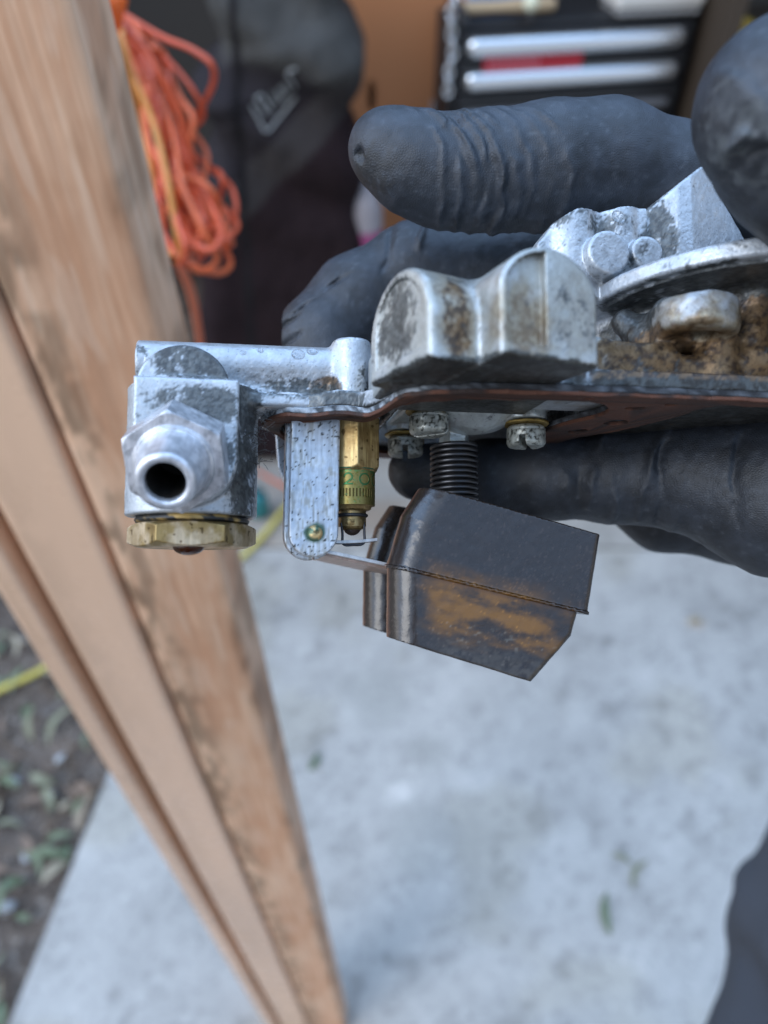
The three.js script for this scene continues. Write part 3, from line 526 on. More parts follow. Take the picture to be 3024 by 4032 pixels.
// ------------------------------------------------------------------ the carburettor top, upside as held; millimetres in its own frame (x right, y up, z to the viewer)
const held = new THREE.Vector3(0, -SP, -CP).multiplyScalar(0.15).add(new THREE.Vector3(0, CAM_H, 0));
const qTilt = new THREE.Quaternion().setFromAxisAngle(new THREE.Vector3(1, 0, 0), -PITCH);
const carb = thing('carburettor_cover', 'dirty cast metal carburettor top with floats, held in the black gloved hand', 'carburettor');
carb.position.copy(held);
carb.quaternion.copy(qTilt).multiply(new THREE.Quaternion().setFromEuler(new THREE.Euler(THREE.MathUtils.degToRad(-5), 0, 0))).multiply(new THREE.Quaternion().setFromEuler(new THREE.Euler(0, THREE.MathUtils.degToRad(10), 0)));
const rough = (x, y, z, a) => a * (fbm3(x * 1.1, y * 1.1, z * 1.1, 3) - 0.5);
{ // inlet housing with tube and small boss
  const f = (x, y, z) => {
    let d = cylY(x, y, z, -36.8, -8, 12.5, -1, 24, 0.5);
    const top = Math.max(Math.abs(x + 37.2) - 9.3, Math.abs(y - 16.3) - 7.1), cir = Math.hypot(x + 37.2, y - 9.2) - 9.3;
    d = smin(d, rcap(Math.min(top, cir), Math.abs(z + 1) - 7, 0.7), 0.6);
    d = smin(d, cylZ(x, y, z, -38, 21.6, 8.5, -8, 3.6, 0.5), 0.8);
    const yy = y - 0.012 * (x + 47);
    d = smin(d, cylX(x, yy, z, 29.4, -8, 4.4, -47.8, -1, 0.5), 1.0);
    d = smin(d, sdBox(x, yy, z, [-46, 21, -14, -2, 29.3, -5.1], 0.8), 1.2);
    d = smin(d, sdBox(x, y, z, [-29, 20.3, -14, -3, 23.0, -1.4], 0.8), 1.6);
    d = smin(d, cylY(x, y, z, -5.8, -5.2, 3.95, 21, 35.0, 0.7), 1.4);
    return d + rough(x, y, z, z < -4 && y < 28 ? 0.4 : 0.1);
  };
  part('inlet_housing', fin(surface(f, [-50.4, -2.2, -21.5], [-0.5, 36, 7.2], 0.36), castPaint([
    { k: 'g', c: [-36, 27, 4], r: [9, 5, 3.5], w: 0.20 }, { k: 'g', c: [-35, 19.5, 7], r: [11, 4, 3], w: 0.14 }, { k: 'g', c: [-31, 13, 6], r: [5, 9, 4], w: 0.12 },
    { k: 'g', c: [-27, 8, -2], r: [5, 13, 8], w: 0.14 }, { k: 'b', c: [-27, 7, -2], r: [5, 12, 8], w: 0.22 }, { k: 'g', c: [-18, 24, -4], r: [12, 3.5, 5], w: 0.17 }, { k: 'g', c: [-27, 20, -2], r: [4, 5, 6], w: 0.3 },
    { k: 'b', c: [-11, 25, -4], r: [4.5, 3.5, 4], w: 0.36 }, { k: 'c', c: [-25, 32, -6], r: [26, 3.4, 6], w: 0.12 }, { k: 'c', c: [-46, 10, -2], r: [5, 12, 8], w: 0.1 }, { k: 'g', c: [-3, 26, -3], r: [3, 6, 5], w: 0.1 }])), M.cast, carb);
  // nut and nozzle of the inlet
  const nz = (x, y, z) => {
    const R = Math.hypot(x, y), a = Math.atan2(y, x); let hex = -1e9;
    for (let k = 0; k < 6; k++) { const t = (k + 0.5) * Math.PI / 3 + 0.62; hex = Math.max(hex, x * Math.cos(t) + y * Math.sin(t) - 8.3); }
    let d = smax(Math.max(hex, Math.abs(z - 3.4) - 3.4), (R - 9.35) * 0.5 + (z - 6.55) * 0.87, 0.12);
    const pr = mix(6.2, 5.0, sstep(6.8, 16, z));
    d = smin(d, rcap((R - pr) * 0.9, Math.abs(z - 8.4) - 7.4, 0.8), 0.4);
    d = smin(d, rcap(R - 6.8, Math.abs(z - 6.2) - 1.2, 0.3), 0.2);
    return smax(d, -Math.max(R - 3.3, 3 - z), 0.8);
  };
  const g = fin(surface(nz, [-10.5, -10.5, -0.8], [10.5, 10.5, 18.2], 0.28), (x, y, z) => {
    const n = fbm3(x * 0.7, y * 0.7, z * 0.7, 4), R = Math.hypot(x, y);
    let c = mix3([0.80, 0.80, 0.83], [0.6, 0.61, 0.64], sstep(0.45, 0.62, n));
    c = mix3(c, [0.1, 0.1, 0.1], sstep(0.58, 0.68, fbm3(x * 1.2 + 4, y * 1.2, z * 1.2, 3)) * 0.4 * (R > 7.4 ? 1 : 0.1));
    return R < 3.35 && z < 14.2 ? [0.07, 0.062, 0.055] : c;
  });
  const m = part('inlet_nut', g, M.nut, carb); m.position.set(-0.0380, 0.0099, 0.0058);
  m.quaternion.setFromUnitVectors(new THREE.Vector3(0, 0, 1), new THREE.Vector3(-1.7, -10.6, 19.5).normalize());
  part('bore_floor', mm(new THREE.CircleGeometry(3.6, 32).translate(0, 0, 3.2)), M.bore, m);
  // brass plug with its seal
  const pf = (x, y, z) => {
    let hex = -1e9; for (let k = 0; k < 6; k++) { const t = (k + 0.5) * Math.PI / 3 + THREE.MathUtils.degToRad(32); hex = Math.max(hex, x * Math.sin(t) + z * Math.cos(t) - 10.65); }
    const R = Math.hypot(x, z), yy = Math.abs(y + 4.6); return smax(Math.max(hex, yy - 2.35), (R - 12.2) * 0.42 + (yy - 1.5) * 0.9, 0.15);
  };
  const brassC = (x, y, z) => { const n = fbm3(x * 0.35 + 2, y * 0.35, z * 0.35, 4); return mix3([0.64, 0.50, 0.33], [0.36, 0.25, 0.10], sstep(0.4, 0.62, n)); };
  const plug = part('drain_plug', fin(surface(pf, [-13.4, -8.6, -13.4], [13.4, -1.6, 13.4], 0.32), brassC), M.brass, carb); plug.position.set(-0.0366, 0, -0.008);
  part('seal', fin(new THREE.LatheGeometry([[9.4, -2.25], [10.7, -2.2], [11.0, -1.7], [10.6, -1.2], [10.8, -0.75], [9.4, -0.7]].map((p) => new THREE.Vector2(...p)), 96), (x, y, z) => mix3([0.02, 0.02, 0.02], [0.45, 0.3, 0.1], sstep(0.54, 0.62, fbm3(x * 0.45, y * 0.9, z * 0.45, 3)))), std({ vertexColors: true, roughness: 0.4, metalness: 0.3 }), plug);
}
{ // lint caught in the oily corner
  const l = []; for (let i = 0; i < 110; i++) { const p = [rr(-26.5, -21.5), rr(9, 19.5), rr(-3.5, 1.5)], q = [rr(-1, 1), rr(-1, 1), rr(0, 1)]; l.push(tube([p, [p[0] + q[0], p[1] + q[1] * 0.6, p[2] + 0.5], [p[0] + q[0] * 2.2, p[1] + q[1] * 1.4, p[2] + q[2]]], rr(0.03, 0.07), 5, 4)); }
  const m = part('lint', mm(merge(l)), std({ color: rgb(0.05, 0.045, 0.04), roughness: 0.9 }), carb); m.userData.kind = 'stuff';
}
const spline = (pts, n = 120) => new THREE.SplineCurve(pts.map(([x, z]) => new THREE.Vector2(x, z))).getPoints(n);
{ // cover plate, lugs, air horn
  const rim = [[-24, -9], [-22.4, -6], [-19, -3], [-11.8, -0.4], [-5, 0.8], [-2, 7], [0.4, 17], [9.9, 21.6], [25.8, 23.3], [42.7, 24.1], [61, 25], [82, 26], [84, 0], [70, -30], [40, -46], [10, -50], [-14, -44], [-23, -26]];
  const f = (x, y, z) => {
    const o = poly2(x, z, rim), wav = 0.35 * Math.sin(x * 0.55) * (x < 2 ? 1 : 0.15);
    let d = rcap(o, Math.abs(y - 21.9 - wav) - 1.6, 0.4);
    d = smin(d, sdBox(x, y, z, [3, 21, -42, 45, 31, 4], 2), 1.5);
    d = smax(d, -sdBox(x, y, z, [3, 10, -37, 42, 26, 17.6], 1.5), 0.6);
    d = smax(d, -sdBox(x, y, z, [-10.5, 10, -20, 2, 22.6, -4.5], 1), 0.6);
    return d + rough(x, y, z, 0.25);
  };
  part('cover_plate', fin(surface(f, [-26, 18.8, -52], [87, 35, 28], 0.5, 1.4), castPaint([{ k: 'g', c: [-14, 21, 0], r: [13, 3, 5], w: 0.26 }, { k: 'g', c: [12, 21, 22], r: [18, 2.5, 6], w: 0.3 }, { k: 'b', c: [54, 22, 24], r: [30, 4, 6], w: 0.5 }, { k: 'g', c: [54, 21, 25], r: [30, 1.6, 6], w: 0.3 }, { k: 'g', c: [22, 23, -10], r: [26, 5, 28], w: 0.35 }, { k: 'b', c: [44, 27, 4], r: [6, 8, 6], w: 0.4 }, { k: 'b', c: [50, 20.3, -10], r: [14, 2, 40], w: 0.4 }], { under: 0.3 })), M.cast, carb);

  const s1 = [0.312, 0.95], n1 = [0.95, -0.312], s2 = [0.969, -0.248], n2 = [-0.248, -0.969];
  const lug = (x, y, z) => {
    const u = (x + 5.6) * s1[0] + (z - 16.8) * s1[1], w = (x + 5.6) * n1[0] + (z - 16.8) * n1[1];
    const a = Math.min(Math.max(Math.abs(u - 10.2) - 10.2, y - 27.2), Math.hypot(u - 10.2, y - 27.2) - 10.2);
    let d = rcap(Math.max(a, 20.35 - y), Math.abs(w - 6.5) - 6.5, 1.1);
    d = smax(d, -(0.2 * 0 + Math.max(Math.abs(u - 10.2) - 7.6, Math.min(Math.max(Math.abs(u - 10.2) - 7.6, y - 28), Math.hypot(u - 10.2, y - 28) - 7.6), 22.6 - y, w - 0.35)), 0.3);
    const p = (x - 10.9) * s2[0] + (z - 39.4) * s2[1], q = (x - 10.9) * n2[0] + (z - 39.4) * n2[1];
    const b = smax(Math.abs(p - 9.1) - 9.1, y < 28.6 ? y - 38.5 : Math.hypot(p - 9.1, y - 28.6) - 9.9, 0.6);
    let e = rcap(Math.max(b, 20.35 - y), Math.abs(q - 12) - 12, 0.8);
    const pan = Math.max(1.2 - p, y > 28.6 ? Math.hypot(p - 9.1, y - 28.6) - 8.9 : -9, p - 8.2, 22.6 - y, q - 0.9 - 0.09 * Math.max(p - 1, 0));
    e = smax(e, -pan, 0.3);
    d = smin(d, e, 1.3);
    d = smin(d, sdBox(x, y, z, [-3, 20.4, -2, 30, 31, 22], 1.5), 1.6);
    const seam = Math.max(Math.abs(x - 7.6) - 0.35, Math.abs(y - 26.5) - 6, Math.abs(z - 29.6) - 1.6);
    d = smin(d, seam, 0.6);
    return d + rough(x, y, z, 0.08);
  };
  part('twin_lug', fin(surface(lug, [-8.5, 19.4, -3.5], [34.5, 43.6, 41.6], 0.38), castPaint([
    { k: 'g', c: [-2, 29, 26], r: [6, 8.5, 9.5], w: 0.15 }, { k: 'b', c: [5, 27, 33], r: [3.6, 10, 6], w: 0.34 }, { k: 'g', c: [6, 36, 28], r: [5, 6, 6], w: 0.12 }, { k: 't', c: [15, 26.5, 38], r: [6, 8, 5], w: 0.9 }, { k: 't', c: [5, 29, 32], r: [5, 12, 8], w: 0.8 }, { k: 't', c: [24, 28, 36], r: [7, 9, 4], w: 0.45 },
    { k: 'g', c: [24, 30, 36], r: [8, 10, 4], w: 0.05 }, { k: 'g', c: [14, 20.4, 26], r: [20, 1.2, 16], w: 0.5 }, { k: 'b', c: [9, 23, 30], r: [4, 4, 4], w: 0.3 }], { base: [0.46, 0.465, 0.435], under: 0.35 })), M.cast, carb);

  const wall = [[29, 44], [29.4, 53], [33, 57.5], [37, 59.8], [43, 60.6], [48, 61.6], [53, 62.4], [60, 68], [66.8, 73.6], [69, 73.2], [74, 67], [81, 60], [84, 54], [84, 42], [44, 42], [34, 44]];
  const horn = (x, y, z) => {
    const rad = Math.hypot(x - 75, z - 4);
    let d = rcap(Math.abs(rad - 30.5) - 2.6, Math.abs(y - 43.6) - 1.7, 0.8);
    d = smin(d, rcap(rad - 31, Math.abs(y - 42.2) - 0.9, 0.3), 0.5);
    d = smin(d, Math.max(Math.hypot(x - 78, z + 12) - 34, Math.abs(y - 32) - 11), 2.4);
    d = smin(d, sdBox(x, y, z, [27, 20.6, 2, 84, 27.6, 22.6], 1.6), 1.4);
    d = smin(d, cylY(x, y, z, 53.2, 23, 7.2, 30.4, 37, 1.8), 4.5);
    d = smin(d, sdBox(x, y, z, [47, 30, 8, 60, 38, 22], 2), 2);
    d = smax(d, -cylY(x, y, z, 53.2, 24.5, 2.6, 28, 33, 0.2), 0.5);
    d = smin(d, cone(x, y, z, [58.8, 22.5, 21.5], [57.8, 29, 21], 2.9, 2.2), 3.5);
    d = smin(d, cone(x, y, z, [33, 29, 20], [48, 27.6, 21], 1.6, 1.2), 3); d = smin(d, cone(x, y, z, [46, 37, 10], [49, 29, 17], 2.6, 1.8), 3); d = smin(d, cone(x, y, z, [68, 40, 20], [66, 28, 21], 2.4, 3), 4);
    if (y < 41) d += 1.5 * (fbm3(x * 0.13 + 9, y * 0.16, z * 0.13, 3) - 0.5) * sstep(20.5, 24, y);
    // upstanding wall with pillars and round bosses
    const fz = z - (7.5 - 0.42 * Math.max(x - 63, 0) - 0.5 * Math.max(60 - x, 0) * (x > 53 ? 1 : 0));
    d = smin(d, smax(poly2(x, y, wall), Math.max(fz, -6 - z), 0.8), 1.0);
    d = smin(d, Math.max(Math.hypot(x - 37, z - 3.5) - 6.2, poly2(x, y, wall)), 0.7);
    d = smin(d, Math.max(Math.hypot(x - 47.3, z - 4) - 4.8, poly2(x, y, wall)), 0.6);
    d = smin(d, cylZ(x, y, z, 42.2, 50.2, 4.4, 0, 12.2, 0.7), 0.5);
    d = smin(d, cylZ(x, y, z, 51.2, 51.6, 3.4, 0, 10.5, 0.7), 0.5);
    return d + rough(x, y, z, 0.14);
  };
  part('air_horn', fin(surface(horn, [26, 19.6, -10], [86, 76, 39], 0.45, 1.35), castPaint([
    { k: 'b', c: [58, 24.5, 22], r: [26, 4.5, 8], w: 0.36 }, { k: 'b', c: [44, 29.5, 14], r: [14, 5, 16], w: 0.42 }, { k: 'b', c: [48, 35, 4], r: [7, 9, 12], w: 0.22 }, { k: 'g', c: [49, 36, 8], r: [8, 6, 10], w: 0.14 }, { k: 'b', c: [68, 34, 22], r: [11, 9, 14], w: 0.5 }, { k: 'b', c: [58, 27, 22], r: [12, 3, 6], w: 0.4 }, { k: 'b', c: [70, 24, 22], r: [16, 8, 14], w: 0.42 }, { k: 'b', c: [60, 30, 18], r: [26, 12, 18], w: 0.16 }, { k: 't', c: [58, 27, 20], r: [32, 13, 20], w: 1 }, { k: 'b', c: [38, 24, 20], r: [14, 5, 8], w: 0.2 }, { k: 'g', c: [46, 37, 12], r: [9, 6, 14], w: 0.2 },
    { k: 'g', c: [60, 40.5, 24], r: [26, 1.6, 14], w: 0.36 }, { k: 'c', c: [53, 36, 30], r: [6, 5, 5], w: 0.2 }, { k: 'g', c: [56, 57, 6], r: [5, 10, 5], w: 0.2 }, { k: 'g', c: [40, 58, 6], r: [14, 3, 8], w: 0.1 }, { k: 'g', c: [46, 52, 9], r: [9, 6, 6], w: 0.06 }])), M.cast, carb);
}
{ // gasket: dark upper layer and red brown sheet, with holes
  const outline = spline([[-23.4, -12], [-22.2, -7.4], [-18.8, -2.4], [-11.8, 0.3], [-4.2, 1.7], [-1.4, 9], [0.8, 17.8], [9.9, 22.3], [25.8, 24.1], [42.7, 24.8], [58, 25.2], [72, 25.8], [85, 26.2], [85.5, 23.5], [72, 22.6], [60.5, 21.8], [56.4, 19], [55, 8.5], [52.4, -1.2], [46, -14], [40, -36], [29, -46], [9.9, -49], [-10, -41], [-17.5, -30], [-23.4, -12]], 260);
  const bowl = spline([[-19, -9], [-11, -3.6], [-3, -2.6], [2.2, 12], [12, 18.2], [26, 19.8], [36, 19], [41, 11], [37, -4], [34, -32], [10, -42], [-11, -34], [-19, -22], [-19, -9]], 160);
  const holes = [[32.4, 22.4, 1.1, 0.8], [44.1, 16.8, 2.0, 1.5], [46.9, 3.6, 2.6, 2.4], [43, -6, 2, 2.6], [-6.1, -0.6, 1.7, 0.7], [49.5, 20, 1.3, 1]];
  const sheet = (y0, h, grow) => {
    const s = new THREE.Shape(outline.map((p) => new THREE.Vector2(p.x * (1 + grow), -p.y * (1 + grow))));
    s.holes.push(new THREE.Path(bowl.map((p) => new THREE.Vector2(p.x, -p.y))));
    for (const [x, z, a, b] of holes) { const q = new THREE.Path(); q.absellipse(x, -z, a, b, 0, Math.PI * 2, true); s.holes.push(q); }
    const g = new THREE.ExtrudeGeometry(s, { depth: h, bevelEnabled: true, bevelSize: 0.12, bevelThickness: 0.12, bevelSegments: 1 }).rotateX(-Math.PI / 2).translate(0, y0, 0), P = g.attributes.position;
    for (let i = 0; i < P.count; i++) { const x = P.getX(i), z = P.getZ(i); P.setY(i, P.getY(i) + 0.3 * Math.sin(x * 0.55) * (x < 2 ? 1 : 0.15) + 0.35 * (fbm3(x * 0.3, 2, z * 0.3, 2) - 0.5)); P.setZ(i, z + 0.4 * (noise3(x * 0.8, 5, 1) - 0.5)); }
    g.computeVertexNormals(); return g;
  };
  part('gasket', fin(sheet(18.55, 0.55, 0), (x, y, z, nx, ny) => { const n = fbm3(x * 0.7, y, z * 0.7, 4); return mix3(mix3([0.075, 0.026, 0.013], [0.165, 0.062, 0.032], n), [0.025, 0.015, 0.012], sstep(0.5, 0.66, fbm3(x * 0.35 + 8, 2, z * 0.35, 4)) * 0.9); }), M.gasket, carb);
  part('gasket_layer', fin(sheet(19.3, 0.85, 0.006), (x, y, z) => { const n = fbm3(x * 0.8, y * 2, z * 0.8, 4); return x < 4 ? mix3([0.05, 0.055, 0.06], [0.42, 0.46, 0.5], sstep(0.42, 0.6, n)) : mix3([0.018, 0.018, 0.02], [0.10, 0.11, 0.125], sstep(0.45, 0.65, n)); }), M.gasket, carb);
}
{ // hinge bracket
  const leg = (x, y, cx, R, by, top) => Math.min(Math.max(Math.abs(x - cx) - R, by - y, y - top), Math.hypot(x - cx, y - by) - R);
  const f = (x, y, z) => {
    const xx = x - 0.012 * (y + 4);
    let d = rcap(leg(xx, y, -13.1, 4.95, -3.7, 22), Math.abs(z + 7.1) - 1.1, 0.45);
    let e = rcap(leg(xx, y, -13.7, 5.25, -3.95, 22), Math.abs(z + 10.6) - 2.1, 0.5);
    e = Math.max(e, -Math.max(Math.abs(x + 12.9) - 0.25, y + 8.4));
    d = smin(d, e, 0.25);
    const r = poly2(x, y, [[-20.2, 22], [-19.4, 12.5], [-17, 6.6], [-13, 5], [-9, 6], [-8, 22]]);
    d = Math.min(d, rcap(r, Math.abs(z + 30.5) - 1.6, 0.6));
    return d + rough(x, y, z, 0.1);
  };
  const paintB = (x, y, z) => {
    const a = fbm3(x * 0.5, y * 0.5, z * 0.5, 4), s = fbm3(x * 3.2, y * 0.45, z, 3), p = fbm3(x * 2.6 + 3, y * 2.6, z, 3);
    let c = mix3([0.60, 0.66, 0.73], [0.72, 0.76, 0.80], sstep(0.45, 0.65, a));
    c = mix3(c, [0.42, 0.41, 0.37], sstep(0.52, 0.66, s * 0.6 + a * 0.4) * 0.8);
    const up = sstep(6, 20, y + (a - 0.5) * 14) * 0.035, low = (1 - sstep(-7, -2.5, y + (a - 0.5) * 6)) * 0.06;
    c = mix3(c, [0.06, 0.06, 0.055], sstep(0.745, 0.78, p + up * 3 + low));
    return mix3(c, [0.10, 0.17, 0.12], 1 - sstep(1.7, 2.6, Math.hypot(x + 12.9, y + 3.9) + (a - 0.5) * 1.5));
  };
  part('hinge_bracket', fin(surface(f, [-22, -10.6, -33.5], [-6.6, 22.8, -4.8], 0.3), paintB, 24), M.bracket, carb);
  part('hinge_pin', fin(new THREE.LatheGeometry([[0, 0.9], [0.8, 0.8], [1.35, 0.5], [1.6, 0], [1.6, -34], [0, -34]].map((p) => new THREE.Vector2(...p)), 40).rotateX(Math.PI / 2).translate(-12.9, -3.9, -5.9), (x, y, z) => mix3([0.16, 0.26, 0.17], [0.85, 0.60, 0.28], sstep(0.42, 0.56, fbm3(x * 0.9, y * 0.9, 1, 3) + 0.07 * (x + 12.9)))), M.brass, carb);
}
{ // needle valve
  const ax = -4.6, az = -12, at = (g) => g.translate(ax, 0, az);
  const hexf = (x, y, z) => { let h = -1e9; for (let k = 0; k < 6; k++) { const t = (k + 0.5) * Math.PI / 3 + 0.06; h = Math.max(h, x * Math.sin(t) + z * Math.cos(t) - 5.05); } const R = Math.hypot(x, z); return smax(Math.max(h, y - 20.4), Math.max((R - 5.5) * 0.7 + (9.9 - y) * 0.7, 9.2 - y), 0.2); };
  const bc = (x, y, z) => { const n = fbm3(x * 0.5, y * 0.3, z * 0.5, 4), s = fbm3(x * 4, y * 0.25, z * 4, 2); return mix3(mix3([0.56, 0.40, 0.18], [0.40, 0.265, 0.105], sstep(0.4, 0.62, n)), [0.85, 0.64, 0.28], sstep(0.56, 0.7, s) * 0.6); };
  const hex = part('valve_seat', at(fin(surface(hexf, [-6.6, 8.6, -6.6], [6.6, 21, 6.6], 0.26), bc)).translate(-ax * 1 + ax * 0.001, 0, -az + az * 0.001), M.brass, carb);
  // stamped barrel
  const cv = (draw, bg) => { const c = document.createElement('canvas'); c.width = 1024; c.height = 280; const x = c.getContext('2d'); x.fillStyle = bg; x.fillRect(0, 0, 1024, 280); draw(x); return c; };
  const digits = (x, col, lw) => { x.strokeStyle = col; x.lineWidth = lw; x.lineJoin = 'round'; for (let k = 0; k < 2; k++) { const o = 465 + k * 512; 
    x.beginPath(); x.arc(o - 4, 70, 28, Math.PI, Math.PI * 2.15); x.quadraticCurveTo(o + 10, 100, o - 34, 124); x.lineTo(o + 30, 124); x.stroke();
    for (const q of [116, 226]) { x.beginPath(); x.ellipse(o + q, 84, 40, 42, 0, 0, 7); x.stroke(); } } };
  const ticks = (x, col) => { x.fillStyle = col; for (let k = 0; k < 42; k++) x.fillRect(k * 24.4 + 6, 158, 9, 62); };
  const colour = new THREE.CanvasTexture(cv((x) => {
    for (let i = 0; i < 500; i++) { x.fillStyle = `rgba(${60 + 60 * rnd()},${50 + 60 * rnd()},20,.25)`; x.beginPath(); x.arc(rnd() * 1024, rnd() * 280, 2 + 7 * rnd(), 0, 7); x.fill(); }
    for (let i = 0; i < 700; i++) { x.fillStyle = `rgba(70,${120 + 30 * rnd()},85,.3)`; x.beginPath(); x.arc(rnd() * 1024, 26 * rnd() * rnd() * 1.7, 3 + 8 * rnd(), 0, 7); x.fill(); }
    digits(x, 'rgba(52,118,72,.9)', 9); ticks(x, 'rgba(60,48,14,.75)');
    for (let i = 0; i < 90; i++) { x.fillStyle = 'rgba(70,130,90,.35)'; x.beginPath(); x.arc(rnd() * 1024, 40 + 230 * rnd(), 2 + 6 * rnd(), 0, 7); x.fill(); }
  }, '#8d7f48')); colour.colorSpace = THREE.SRGBColorSpace;
  const bump = new THREE.CanvasTexture(cv((x) => { digits(x, '#fff', 12); ticks(x, '#000'); }, '#808080'));
  for (const t of [colour, bump]) { t.wrapS = THREE.RepeatWrapping; t.offset.x = 0; }
  const barrel = new THREE.CylinderGeometry(4.75, 4.75, 7.4, 96, 1, true).rotateY(Math.PI).translate(0, 5.9, 0);
  part('barrel', mm(barrel.translate(ax, 0, az)), std({ map: colour, bumpMap: bump, bumpScale: 0.00035, roughness: 0.42, metalness: 0.7 }), hex);
  part('barrel_end', fin(at(new THREE.LatheGeometry([[4.3, 9.9], [5.2, 9.75], [5.15, 9.5], [4.75, 9.4]].map((p) => new THREE.Vector2(...p)), 64)), () => [0.13, 0.24, 0.13]), M.brass, hex);
  part('barrel_end', fin(at(new THREE.LatheGeometry([[0, 1.2], [3.4, 1.2], [3.9, 1.5], [4.0, 2.0], [4.75, 2.35]].map((p) => new THREE.Vector2(...p)), 64)), bc), M.brass, hex);
  const neck = new THREE.CylinderGeometry(2.9, 2.9, 3.4, 6, 1).rotateY(0.25).translate(0, -0.4, 0);
  part('needle', fin(at(merge([neck.toNonIndexed(), new THREE.LatheGeometry([[2.2, -0.6], [2.7, -0.7], [2.75, -1.6], [2.3, -2.5], [1.6, -2.9], [0, -2.9]].map((p) => new THREE.Vector2(...p)), 48).toNonIndexed()])), (x, y, z) => bc(x, y, z).map((c) => c * 0.75)), M.brass, hex);
  part('snap_ring', mm(at(new THREE.TorusGeometry(2.95, 0.36, 12, 64).rotateX(Math.PI / 2).translate(0, 0.2, 0))), M.rubber, hex);
  part('needle_ball', mm(at(new THREE.SphereGeometry(1.95, 32, 20).translate(0, -2.0, 0))), std({ color: rgb(0.05, 0.033, 0.025), roughness: 0.3 }), hex);
  part('washer', fin(at(new THREE.LatheGeometry([[3, 20.45], [5.5, 20.45], [5.75, 20.7], [5.75, 21.3], [5.5, 21.55], [3, 21.55]].map((p) => new THREE.Vector2(...p)), 64)), () => [0.7, 0.73, 0.76]), M.nut, hex);
  part('wire_clip', mm(merge([tube([[-7.0, -1.4, -10.8], [-6.8, -3.6, -10.7], [-6.7, -5.6, -10.6], [-6.2, -6.0, -10.6], [-4.6, -5.95, -10.6], [-2.9, -5.85, -10.6], [-2.3, -5.4, -10.6], [-2.25, -3.2, -10.7], [-2.3, -1.3, -10.8]], 0.27, 90, 8)])), M.wire, hex);
}
